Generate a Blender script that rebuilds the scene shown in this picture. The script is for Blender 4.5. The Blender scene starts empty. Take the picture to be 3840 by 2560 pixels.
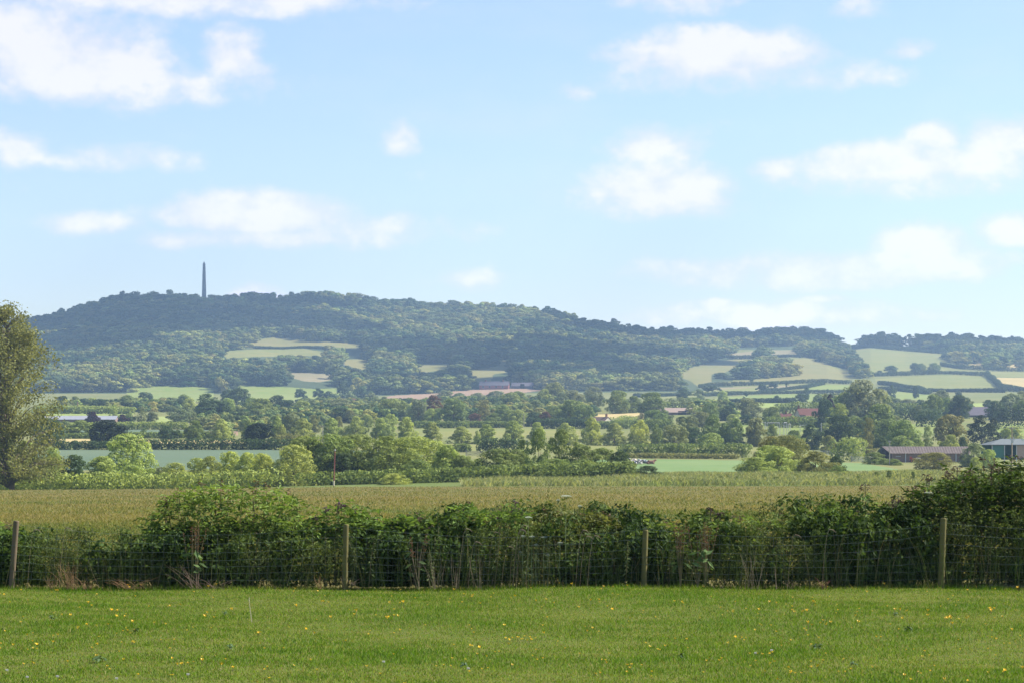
import bpy, math, random
import numpy as np
R = math.radians
C = bpy.context.scene.collection
sc = bpy.context.scene

# ---------------------------------------------------------------- camera, sky, sun
F, EYE, HZ = 9470.0, 2.11, 1650.0          # focal length in photo pixels, eye height, horizon row
cam = bpy.data.cameras.new('camera'); cam_o = bpy.data.objects.new('camera', cam); C.objects.link(cam_o)
cam.sensor_width = 36; cam.lens = 36 * F / 3840; cam.shift_y = (HZ - 1280) / 3840
cam.clip_start = 0.5; cam.clip_end = 30000
cam_o.location = (0, 0, EYE); cam_o.rotation_euler = (R(90), 0, 0)
sc.camera = cam_o
SUN_EL, SUN_AZ = 47.0, 77.0                # azimuth measured from +Y towards +X
EXPOSURE = 1.15
sc.view_settings.view_transform = 'Standard'; sc.view_settings.look = 'None'
sc.view_settings.exposure = EXPOSURE; sc.view_settings.gamma = 1
sc.cycles.use_denoising = True
sc.cycles.max_bounces = 6; sc.cycles.diffuse_bounces = 3; sc.cycles.glossy_bounces = 2
sc.cycles.transmission_bounces = 4; sc.cycles.volume_bounces = 0; sc.cycles.transparent_max_bounces = 8

def nt_helpers(nt):
    def N(t, **kw):
        n = nt.nodes.new(t)
        for k, v in kw.items(): setattr(n, k, v)
        return n
    def Lk(a, b): nt.links.new(a, b)
    def M(op, a, b=None, c=None):
        n = nt.nodes.new('ShaderNodeMath'); n.operation = op
        for i, v in enumerate((a, b, c)):
            if v is None: continue
            if isinstance(v, (int, float)): n.inputs[i].default_value = v
            else: nt.links.new(v, n.inputs[i])
        return n.outputs[0]
    return N, Lk, M

SKY_STRENGTH = 0.085
def build_world():
    w = bpy.data.worlds.new('World'); sc.world = w; w.use_nodes = True
    nt = w.node_tree; nt.nodes.clear()
    N, Lk, M = nt_helpers(nt)
    sky = N('ShaderNodeTexSky', sky_type='NISHITA'); sky.sun_disc = False
    sky.sun_elevation = R(SUN_EL); sky.sun_rotation = R(SUN_AZ)
    sky.altitude = 60; sky.air_density = 1.0; sky.dust_density = 0.3; sky.ozone_density = 1.5
    tc = N('ShaderNodeTexCoord'); sp = N('ShaderNodeSeparateXYZ'); Lk(tc.outputs['Generated'], sp.inputs[0])
    az = M('ARCTAN2', sp.outputs[0], sp.outputs[1]); el = M('ARCSINE', sp.outputs[2])
    cb = N('ShaderNodeCombineXYZ'); Lk(az, cb.inputs[0]); Lk(el, cb.inputs[1])
    def noise(scale, detail, rough, sx=1, sy=1, off=0):
        mp = N('ShaderNodeMapping'); Lk(cb.outputs[0], mp.inputs[0]); mp.inputs['Scale'].default_value = (sx, sy, 1)
        mp.inputs['Location'].default_value = (off, off * .7, off * 1.3)
        n = N('ShaderNodeTexNoise'); Lk(mp.outputs[0], n.inputs['Vector'])
        n.inputs['Scale'].default_value = scale; n.inputs['Detail'].default_value = detail; n.inputs['Roughness'].default_value = rough
        return n.outputs[0]
    n1 = M('SUBTRACT', noise(38, 7, .56, 1, 1.5, 3.1), .5); n2 = M('SUBTRACT', noise(150, 4, .5, 1, 1.3, 8.), .5)
    n3 = noise(13, 6, .6, 1, 2.6, 5.)
    wob = M('ADD', M('MULTIPLY', n1, 3.7), M('MULTIPLY', n2, 1.5))
    # clouds: centre x, y, half width, half height above, half height below (photo pixels at 2352 wide), weight
    cl = [(165, 175, 262, 170, 90, 1.05), (40, 90, 200, 80, 100, .8), (538, 135, 74, 76, 66, .8), (585, 190, 50, 50, 40, .36), (380, 12, 560, 44, 46, .75), (250, 215, 330, 44, 52, .55), (700, 545, 330, 30, 30, .5), (1700, 185, 300, 40, 40, .5), (2100, 420, 300, 40, 40, .5), (1540, 465, 190, 40, 40, .5),
          (1660, 150, 285, 82, 52, 1.0), (1500, 335, 120, 56, 55, .72), (1515, 445, 178, 78, 48, .95), (2070, 395, 260, 66, 42, 1.0),
          (2140, 330, 70, 42, 40, .85), (2300, 345, 120, 76, 62, .85), (590, 498, 265, 62, 46, 1.5), (190, 520, 130, 30, 28, .7), (800, 528, 270, 36, 26, .5),
          (2120, 570, 125, 60, 40, 1.0), (2310, 540, 100, 44, 36, 1.0), (1860, 630, 390, 50, 44, .9), (2120, 615, 220, 44, 34, .8), (918, 330, 46, 56, 32, .55), (1306, 220, 46, 22, 22, .42),
          (40, 360, 80, 50, 40, .62), (290, 375, 150, 30, 28, .46), (1580, 0, 190, 40, 44, .6), (600, 680, 78, 30, 30, 1.1), (1640, 697, 44, 12, 12, .5), (1900, 690, 56, 12, 10, .7),
          (1060, 650, 80, 28, 22, .42), (1800, 730, 360, 40, 30, .75), (2080, 128, 55, 22, 22, .4), (410, 560, 80, 26, 20, .45), (1780, 395, 60, 30, 30, .55), (1960, 40, 60, 30, 26, .36)]
    tot = None
    k = 1 / 5800.0
    for (x, y, a, bt, bb, wt) in cl:
        dx = M('MULTIPLY', M('SUBTRACT', az, (x - 1176) * k), 1 / (a * k))
        dy = M('SUBTRACT', el, (1010 - y) * k)
        up = M('MULTIPLY', M('MAXIMUM', dy, 0.0), 1 / (bt * k)); dn = M('MULTIPLY', M('MINIMUM', dy, 0.0), 1 / (bb * k))
        dy = M('ADD', up, dn)
        r2 = M('ADD', M('MULTIPLY', dx, dx), M('MULTIPLY', dy, dy))
        v = M('MULTIPLY', M('SUBTRACT', 1.0, M('MINIMUM', r2, 3.0)), wt)
        tot = v if tot is None else M('SMOOTH_MAX', tot, v, 0.25)
    dens = M('ADD', tot, M('MULTIPLY', wob, 0.62))
    mr = N('ShaderNodeMapRange', interpolation_type='SMOOTHSTEP'); Lk(dens, mr.inputs[0])
    mr.inputs[1].default_value = -0.36; mr.inputs[2].default_value = 0.78
    # thin veil everywhere, patchy
    veil = N('ShaderNodeMapRange', interpolation_type='SMOOTHSTEP'); Lk(n3, veil.inputs[0])
    veil.inputs[1].default_value = .45; veil.inputs[2].default_value = .95; veil.inputs[4].default_value = .32
    fac = M('MAXIMUM', mr.outputs[0], veil.outputs[0])
    cr = N('ShaderNodeValToRGB'); Lk(M('ADD', dens, M('MULTIPLY', n1, 2.2)), cr.inputs[0])
    e = cr.color_ramp.elements; e[0].position = .2; e[0].color = CLOUD_THIN; e[1].position = 1.0; e[1].color = CLOUD_THICK
    tint = N('ShaderNodeMix', data_type='RGBA', blend_type='MULTIPLY'); tint.inputs[0].default_value = 1
    Lk(sky.outputs[0], tint.inputs[6]); tint.inputs[7].default_value = SKY_TINT
    mx = N('ShaderNodeMix', data_type='RGBA'); Lk(fac, mx.inputs[0]); Lk(tint.outputs[2], mx.inputs[6])
    lowc = N('ShaderNodeMapRange'); Lk(el, lowc.inputs[0]); lowc.inputs[1].default_value = .03; lowc.inputs[2].default_value = .15; lowc.inputs[3].default_value = 1.28; lowc.inputs[4].default_value = 1.0
    vm = N('ShaderNodeVectorMath', operation='SCALE'); Lk(cr.outputs[0], vm.inputs[0]); Lk(lowc.outputs[0], vm.inputs['Scale']); Lk(vm.outputs[0], mx.inputs[7])
    bg = N('ShaderNodeBackground'); Lk(mx.outputs[2], bg.inputs[0]); bg.inputs[1].default_value = SKY_STRENGTH
    out = N('ShaderNodeOutputWorld'); Lk(bg.outputs[0], out.inputs[0])
CLOUD_THIN = (4.4, 4.6, 5.55, 1); CLOUD_THICK = (5.45, 5.35, 5.75, 1); SKY_TINT = (.905, .89, .97, 1)
build_world()
sun = bpy.data.lights.new('sun', 'SUN'); sun_o = bpy.data.objects.new('sun', sun); C.objects.link(sun_o)
sun.energy = 5.0; sun.angle = R(0.55); sun.color = (1.0, 0.94, 0.84)
SD = np.array([math.sin(R(SUN_AZ)) * math.cos(R(SUN_EL)), math.cos(R(SUN_AZ)) * math.cos(R(SUN_EL)), math.sin(R(SUN_EL))])
from mathutils import Vector
sun_o.rotation_euler = Vector(-SD).to_track_quat('-Z', 'Y').to_euler()
sun_o.location = (60, 0, 60)

# ---------------------------------------------------------------- helpers
Z = dict(A=(0, 1000, 1.742), B=(950, 1000, 1.742), C=(1900, 1000, 1.742), D=(2840, 1000, 1.742),
         a=(0, 1400, 3.408), b=(480, 1400, 3.408), c=(960, 1400, 3.408), d=(1440, 1400, 3.408), e=(1920, 1400, 3.408),
         f=(2400, 1400, 3.408), g=(2880, 1400, 3.408), h=(3340, 1400, 3.408),
         n=(0, 1750, 1.936), o=(950, 1750, 1.936), p=(1900, 1750, 1.936), q=(2840, 1750, 1.936), S=(0, 0, 1.0))
def S(z, x, y): a, b, s = Z[z]; return a + x / s, b + y / s
def wx(x, Y): return (x - 1920) / F * Y
def wz(y, Y): return EYE + (HZ - y) / F * Y

def mesh(name, V, faces=None, quads=None, tris=None, mats=(), face_mat=None, attrs=None, smooth=False):
    """One mesh from numpy arrays: V (n,3), quads (m,4) and/or tris (k,3)."""
    me = bpy.data.meshes.new(name)
    V = np.asarray(V, dtype=np.float32).reshape(-1, 3)
    me.vertices.add(len(V)); me.vertices.foreach_set('co', V.ravel())
    loops, starts, tot = [], [], 0
    if quads is not None and len(quads):
        q = np.asarray(quads, dtype=np.int32); loops.append(q.ravel()); starts.append(np.arange(len(q), dtype=np.int32) * 4 + tot); tot += q.size
    if tris is not None and len(tris):
        t = np.asarray(tris, dtype=np.int32); loops.append(t.ravel()); starts.append(np.arange(len(t), dtype=np.int32) * 3 + tot); tot += t.size
    if faces:
        for f in faces:
            loops.append(np.array(f, dtype=np.int32)); starts.append(np.array([tot], dtype=np.int32)); tot += len(f)
    loops = np.concatenate(loops); starts = np.concatenate(starts)
    me.loops.add(len(loops)); me.loops.foreach_set('vertex_index', loops)
    me.polygons.add(len(starts)); me.polygons.foreach_set('loop_start', starts)
    for m in mats: me.materials.append(m)
    if face_mat is not None: me.polygons.foreach_set('material_index', np.asarray(face_mat, dtype=np.int32))
    me.polygons.foreach_set('use_smooth', np.full(len(starts), bool(smooth)))
    for k, v in (attrs or {}).items():
        v = np.asarray(v, dtype=np.float32)
        if v.ndim == 1:
            at = me.attributes.new(k, 'FLOAT', 'FACE'); at.data.foreach_set('value', v)
        else:
            at = me.attributes.new(k, 'FLOAT_COLOR', 'FACE'); at.data.foreach_set('color', np.hstack([v, np.ones((len(v), 1), dtype=np.float32)]).ravel())
    me.update(calc_edges=True); me.validate()
    return me
def link(name, data, parent=None, loc=None, rotz=0, scale=None, color=None):
    o = bpy.data.objects.new(name, data); C.objects.link(o)
    if parent: o.parent = parent
    if loc is not None: o.location = loc
    if rotz: o.rotation_euler = (0, 0, rotz)
    if scale is not None: o.scale = scale
    if color is not None: o.color = (*color, 1)
    return o
LABELS = {}
def tag(o, label, cat, group=None):
    o['label'] = label; o['category'] = cat
    if group: o['group'] = group
    return o
def structure(o): o['kind'] = 'structure'; return o
def stuff(o, label, cat): o['kind'] = 'stuff'; o['label'] = label; o['category'] = cat; return o
def thing(name, label, cat, loc, rotz=0, group=None):
    return tag(link(name, None, loc=loc, rotz=rotz), label, cat, group)

class MB:
    """collects boxes, tubes and polygons into one mesh"""
    def __init__(s): s.V, s.F, s.m, s.n = [], [], [], 0
    def poly(s, pts, faces, m=0):
        s.V += [tuple(p) for p in pts]; s.F += [[i + s.n for i in f] for f in faces]; s.m += [m] * len(faces); s.n += len(pts)
    def box(s, c, d, m=0, rz=0, bev=0):
        x, y, z = [v / 2 for v in d]; cs, sn = math.cos(rz), math.sin(rz)
        P = [(i * x, j * y, k * z) for k in (-1, 1) for j in (-1, 1) for i in (-1, 1)]
        P = [(c[0] + p[0] * cs - p[1] * sn, c[1] + p[0] * sn + p[1] * cs, c[2] + p[2]) for p in P]
        s.poly(P, [[0, 2, 3, 1], [4, 5, 7, 6], [0, 1, 5, 4], [2, 6, 7, 3], [0, 4, 6, 2], [1, 3, 7, 5]], m)
    def tube(s, pts, r, n=6, m=0, cap=True):
        pts = [np.array(p, float) for p in pts]; rs = r if hasattr(r, '__len__') else [r] * len(pts)
        ring = []
        for i, p in enumerate(pts):
            t = pts[min(i + 1, len(pts) - 1)] - pts[max(i - 1, 0)]; t = t / (np.linalg.norm(t) + 1e-9)
            a = np.cross(t, (0, 0, 1.) if abs(t[2]) < .9 else (1., 0, 0)); a /= np.linalg.norm(a); b = np.cross(t, a)
            ring.append([p + rs[i] * (math.cos(2 * math.pi * k / n) * a + math.sin(2 * math.pi * k / n) * b) for k in range(n)])
        P = [q for g in ring for q in g]; Fc = []
        for i in range(len(pts) - 1):
            for k in range(n): Fc.append([i * n + k, i * n + (k + 1) % n, (i + 1) * n + (k + 1) % n, (i + 1) * n + k])
        if cap: Fc += [list(range(n))[::-1], [(len(pts) - 1) * n + k for k in range(n)]]
        s.poly(P, Fc, m)
    def make(s, name, mats, smooth=False):
        return mesh(name, np.array(s.V), faces=s.F, mats=mats if isinstance(mats, (list, tuple)) else [mats], face_mat=s.m, smooth=smooth)
    def build(s, name, mats, parent=None, **kw): return link(name, s.make(name, mats, kw.pop('smooth', False)), parent, **kw)

def kites(P, Nn, L, Wd, rng, up=None, fold=.15):
    """leaf shaped quads at P with normals Nn, half length L, half width Wd"""
    n = len(P); Nn = Nn / (np.linalg.norm(Nn, axis=1, keepdims=True) + 1e-9)
    t = rng.normal(size=(n, 3)) if up is None else up + rng.normal(size=(n, 3)) * .35
    t = t - Nn * np.sum(t * Nn, 1, keepdims=True); t /= np.linalg.norm(t, axis=1, keepdims=True) + 1e-9
    b = np.cross(Nn, t); L = np.broadcast_to(np.asarray(L), (n,))[:, None]; Wd = np.broadcast_to(np.asarray(Wd), (n,))[:, None]
    V = np.stack([P - t * L, P + b * Wd + Nn * Wd * fold - t * L * .15, P + t * L - Nn * L * fold, P - b * Wd + Nn * Wd * fold - t * L * .15], 1)
    return V.reshape(-1, 3), np.arange(n * 4).reshape(-1, 4)

# ---------------------------------------------------------------- materials
def mat(name, color, rough=.8, noise=None, spec=.3, bump=None, metal=0):
    """plain surface with procedural colour variation: noise = (scale, second colour, contrast)"""
    m = bpy.data.materials.new(name); m.use_nodes = True; nt = m.node_tree; N, Lk, M = nt_helpers(nt)
    b = nt.nodes['Principled BSDF']; b.inputs['Roughness'].default_value = rough; b.inputs['Specular IOR Level'].default_value = spec
    b.inputs['Metallic'].default_value = metal; b.inputs['Base Color'].default_value = (*color, 1)
    if noise:
        tc = N('ShaderNodeTexCoord'); nz = N('ShaderNodeTexNoise'); Lk(tc.outputs['Object'], nz.inputs['Vector'])
        nz.inputs['Scale'].default_value = noise[0]; nz.inputs['Detail'].default_value = 6; nz.inputs['Roughness'].default_value = .65
        r = N('ShaderNodeMapRange'); Lk(nz.outputs[0], r.inputs[0]); h = .5 / noise[2]; r.inputs[1].default_value = .5 - h; r.inputs[2].default_value = .5 + h
        mx = N('ShaderNodeMix', data_type='RGBA'); Lk(r.outputs[0], mx.inputs[0]); mx.inputs[6].default_value = (*color, 1); mx.inputs[7].default_value = (*noise[1], 1)
        Lk(mx.outputs[2], b.inputs['Base Color'])
    return m
def leaf_material(name, src='object', trans=.34, var=.6, warm=.25, rough=.65, spec=.1):
    """leaf: own colour (object colour, instance tint or face colour), per leaf variation, light passing through"""
    m = bpy.data.materials.new(name); m.use_nodes = True; nt = m.node_tree; N, Lk, M = nt_helpers(nt)
    b = nt.nodes['Principled BSDF']; out = nt.nodes['Material Output']; b.inputs['Roughness'].default_value = rough; b.inputs['Specular IOR Level'].default_value = spec
    if src == 'object': col = N('ShaderNodeObjectInfo').outputs['Color']
    elif src == 'instance':
        a = N('ShaderNodeAttribute', attribute_type='INSTANCER', attribute_name='tint'); col = a.outputs['Color']
    else:
        a = N('ShaderNodeAttribute', attribute_name='col'); col = a.outputs['Color']
    v = N('ShaderNodeAttribute', attribute_name='v').outputs['Fac']
    hs = N('ShaderNodeHueSaturation'); Lk(col, hs.inputs['Color'])
    Lk(M('ADD', M('MULTIPLY', v, var * 1.5), 1 - var * .75), hs.inputs['Value']); Lk(M('SUBTRACT', .5 + warm * .03, M('MULTIPLY', v, warm * .08)), hs.inputs['Hue'])
    Lk(hs.outputs[0], b.inputs['Base Color'])
    tr = N('ShaderNodeBsdfTranslucent'); tm = N('ShaderNodeMix', data_type='RGBA', blend_type='MULTIPLY'); tm.inputs[0].default_value = 1
    Lk(hs.outputs[0], tm.inputs[6]); tm.inputs[7].default_value = (1.25, 1.2, .6, 1); Lk(tm.outputs[2], tr.inputs[0])
    mx = N('ShaderNodeMixShader'); mx.inputs[0].default_value = trans; Lk(b.outputs[0], mx.inputs[1]); Lk(tr.outputs[0], mx.inputs[2]); Lk(mx.outputs[0], out.inputs[0])
    return m
def ground_mat(name, c1, c2, s1, c3=None, s3=None, stripes=None, rough=.95):
    """field surface: two colours over large noise, a third over small noise, faint drilled rows"""
    m = bpy.data.materials.new(name); m.use_nodes = True; nt = m.node_tree; N, Lk, M = nt_helpers(nt)
    b = nt.nodes['Principled BSDF']; b.inputs['Roughness'].default_value = rough; b.inputs['Specular IOR Level'].default_value = .1
    tc = N('ShaderNodeTexCoord')
    def nz(s, det=5):
        n = N('ShaderNodeTexNoise'); Lk(tc.outputs['Object'], n.inputs['Vector']); n.inputs['Scale'].default_value = s; n.inputs['Detail'].default_value = det
        r = N('ShaderNodeMapRange', interpolation_type='SMOOTHSTEP'); Lk(n.outputs[0], r.inputs[0]); r.inputs[1].default_value = .33; r.inputs[2].default_value = .67
        return r.outputs[0]
    mx = N('ShaderNodeMix', data_type='RGBA'); Lk(nz(s1), mx.inputs[0]); mx.inputs[6].default_value = (*c1, 1); mx.inputs[7].default_value = (*c2, 1); col = mx.outputs[2]
    if c3:
        m3 = N('ShaderNodeMix', data_type='RGBA'); Lk(M('MULTIPLY', nz(s3), .6), m3.inputs[0]); Lk(col, m3.inputs[6]); m3.inputs[7].default_value = (*c3, 1); col = m3.outputs[2]
    if stripes:
        mp = N('ShaderNodeMapping'); Lk(tc.outputs['Object'], mp.inputs[0]); mp.inputs['Rotation'].default_value = (0, 0, R(stripes[0]))
        wv = N('ShaderNodeTexWave'); Lk(mp.outputs[0], wv.inputs[0]); wv.inputs['Scale'].default_value = stripes[1]; wv.inputs['Distortion'].default_value = 1.5
        m4 = N('ShaderNodeMix', data_type='RGBA', blend_type='MULTIPLY'); Lk(M('MULTIPLY', wv.outputs['Fac'], stripes[2]), m4.inputs[0]); Lk(col, m4.inputs[6]); m4.inputs[7].default_value = (.7, .72, .7, 1); col = m4.outputs[2]
    Lk(col, b.inputs['Base Color'])
    return m
LEAF = leaf_material('leaf'); LEAF_I = leaf_material('leaf_woodland', 'instance', trans=.15, var=.3); LEAF_F = leaf_material('leaf_hedgerow', 'face', trans=.35)
GRASS = leaf_material('grass_blade', 'face', trans=.4, var=.5, rough=.6, spec=.15)
BARK = mat('bark', (.12, .09, .065), .9, (3, (.2, .16, .12), 2))
STEM = mat('plant_stem', (.12, .14, .05), .7, (30, (.2, .13, .08), 2))

# ---------------------------------------------------------------- terrain
XS = np.array([-1500, 0, 700, 1300, 1900, 2600, 3300, 3840, 5300], float)
ROWS = [(330, [1836, 1830, 1824, 1822, 1822, 1820, 1815]), (360, [1842, 1834, 1816, 1802, 1788, 1784, 1778]), (430, [1838, 1830, 1815, 1800, 1784, 1778, 1775]),
        (520, [1775, 1775, 1768, 1760, 1755, 1755, 1760]), (620, [1712, 1712, 1712, 1715, 1722, 1728, 1726]), (700, [1688, 1688, 1688, 1692, 1697, 1705, 1705]),
        (780, [1652, 1650, 1660, 1668, 1676, 1690, 1690]), (850, [1640, 1638, 1650, 1660, 1664, 1670, 1665]), (950, [1622, 1620, 1635, 1632, 1625, 1620, 1625]),
        (1050, [1606, 1604, 1608, 1606, 1602, 1594, 1590]), (1150, [1580, 1580, 1588, 1586, 1586, 1568, 1570]), (1300, [1552, 1555, 1565, 1560, 1550, 1545, 1545]),
        (1500, [1530, 1535, 1540, 1530, 1520, 1518, 1515]), (1800, [1505, 1510, 1515, 1510, 1503, 1505, 1500]), (2100, [1490, 1492, 1505, 1495, 1488, 1488, 1480]),
        (2300, [1470, 1468, 1480, 1465, 1462, 1465, 1462])]
SKYX = [-1500, 0, 170, 330, 457, 620, 767, 914, 1061, 1208, 1355, 1551, 1780, 1959, 2090, 2188, 2286, 2400, 2547, 2775, 2971, 3102, 3160, 3265, 3396, 3527, 3690, 3840, 5300]
SKYY = [1235, 1215, 1191, 1148, 1112, 1108, 1121, 1114, 1119, 1104, 1124, 1138, 1147, 1159, 1175, 1206, 1217, 1237, 1246, 1252, 1240, 1256, 1280, 1265, 1272, 1264, 1272, 1284, 1300]
ROW_Y = np.array([r[0] for r in ROWS], float)
ROW_P = np.array([[r[1][0]] + r[1] + [r[1][-1]] for r in ROWS], float)
RIDGE = 3600.0
def sky_ground(x): return np.interp(x, SKYX, SKYY) + 25
def ground_z(X, Y):
    """terrain height; X, Y arrays"""
    X, Y = np.broadcast_arrays(np.asarray(X, float), np.asarray(Y, float)); X = X.astype(float); Y = Y.astype(float)
    x = 1920 + X / np.maximum(Y, 30) * F
    xc = np.clip(x, -1500, 5300)
    Pk = np.stack([np.interp(xc, XS, ROW_P[k]) for k in range(len(ROWS))])      # row heights at this column
    Zk = EYE + (HZ - Pk) / F * ROW_Y.reshape((-1,) + (1,) * X.ndim)
    yy = np.clip(Y, 330, 2300); i = np.clip(np.searchsorted(ROW_Y, yy, side='right') - 1, 0, len(ROWS) - 2)
    t = (yy - ROW_Y[i]) / (ROW_Y[i + 1] - ROW_Y[i])
    z0 = np.take_along_axis(Zk, i[None], 0)[0]; z1 = np.take_along_axis(Zk, i[None] + 1, 0)[0]
    z = z0 + (z1 - z0) * t
    zn = Zk[0]; tn = np.clip((Y - 38) / (330 - 38), 0, 1); z = np.where(Y < 330, -.12 + (zn + .12) * tn, z)     # barley field, a plane
    foot = np.interp(xc, XS, ROW_P[-1]); rid = sky_ground(xc)
    th = np.clip((Y - 2300) / (RIDGE - 2300), 0, 1); ph = foot + (rid - foot) * (th ** .9)
    zh = EYE + (HZ - ph) / F * Y
    z = np.where(Y > 2300, zh, z)
    zr = EYE + (HZ - rid) / F * RIDGE
    z = np.where(Y > RIDGE, zr - (Y - RIDGE) * .05 * np.clip((Y - RIDGE) / 300, 0, 1), z)
    return z
def gz(X, Y): return float(ground_z(np.array([X]), np.array([Y]))[0])
def depth_at(x, y, lo=440., hi=3590.):
    """distance at which the terrain shows at photo pixel x, y"""
    Ys = np.linspace(lo, hi, 3000); zz = ground_z((x - 1920) / F * Ys, Ys); pp = HZ - (zz - EYE) / Ys * F
    k = np.nonzero(pp <= y)[0]
    return float(Ys[k[0]]) if len(k) else hi
def inside(px, py, poly):
    r = np.zeros(px.shape, bool); n = len(poly)
    for i in range(n):
        x0, y0 = poly[i]; x1, y1 = poly[(i + 1) % n]
        if y0 == y1: continue
        c = ((y0 > py) != (y1 > py)) & (px < (x1 - x0) * (py - y0) / (y1 - y0) + x0)
        r ^= c
    return r

# field shapes: (name, material, zoom, outline)
G = dict(
    meadow=ground_mat('meadow_green', (.15, .205, .042), (.19, .23, .055), .01, (.21, .215, .07), .08, (20, .06, .3)),
    pale=ground_mat('pale_pasture', (.185, .195, .058), (.225, .21, .068), .008, (.15, .175, .05), .05, (60, .02, .55)),
    dull=ground_mat('hill_pasture', (.16, .165, .052), (.20, .185, .06), .008, (.22, .185, .075), .03, (100, .016, .5)),
    tan=ground_mat('ripe_grain', (.36, .28, .12), (.42, .33, .15), .01, (.30, .25, .10), .1),
    plough=ground_mat('bare_plough', (.25, .16, .105), (.29, .20, .13), .01, (.22, .15, .10), .1),
    brown=ground_mat('brown_grass', (.21, .18, .095), (.25, .205, .115), .01, (.19, .175, .09), .1),
    greyg=ground_mat('grey_green_crop', (.095, .135, .085), (.12, .155, .095), .012, (.10, .145, .085), .2, (80, .12, .5)),
    cow=ground_mat('grazing_grass', (.105, .175, .055), (.14, .20, .07), .02, (.16, .21, .085), .15),
    bright=ground_mat('bright_grass', (.22, .27, .07), (.25, .28, .09), .01, (.20, .245, .07), .1),
    valley=ground_mat('valley_grass', (.115, .14, .038), (.155, .165, .05), .01, (.18, .165, .065), .05),
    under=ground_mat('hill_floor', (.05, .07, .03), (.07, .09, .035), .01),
    barley=ground_mat('barley_floor', (.12, .10, .026), (.095, .10, .022), .03, (.15, .115, .034), .25),
    verge=ground_mat('verge_grass', (.10, .135, .032), (.13, .15, .042), .05, (.09, .12, .03), .4),
)
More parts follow.
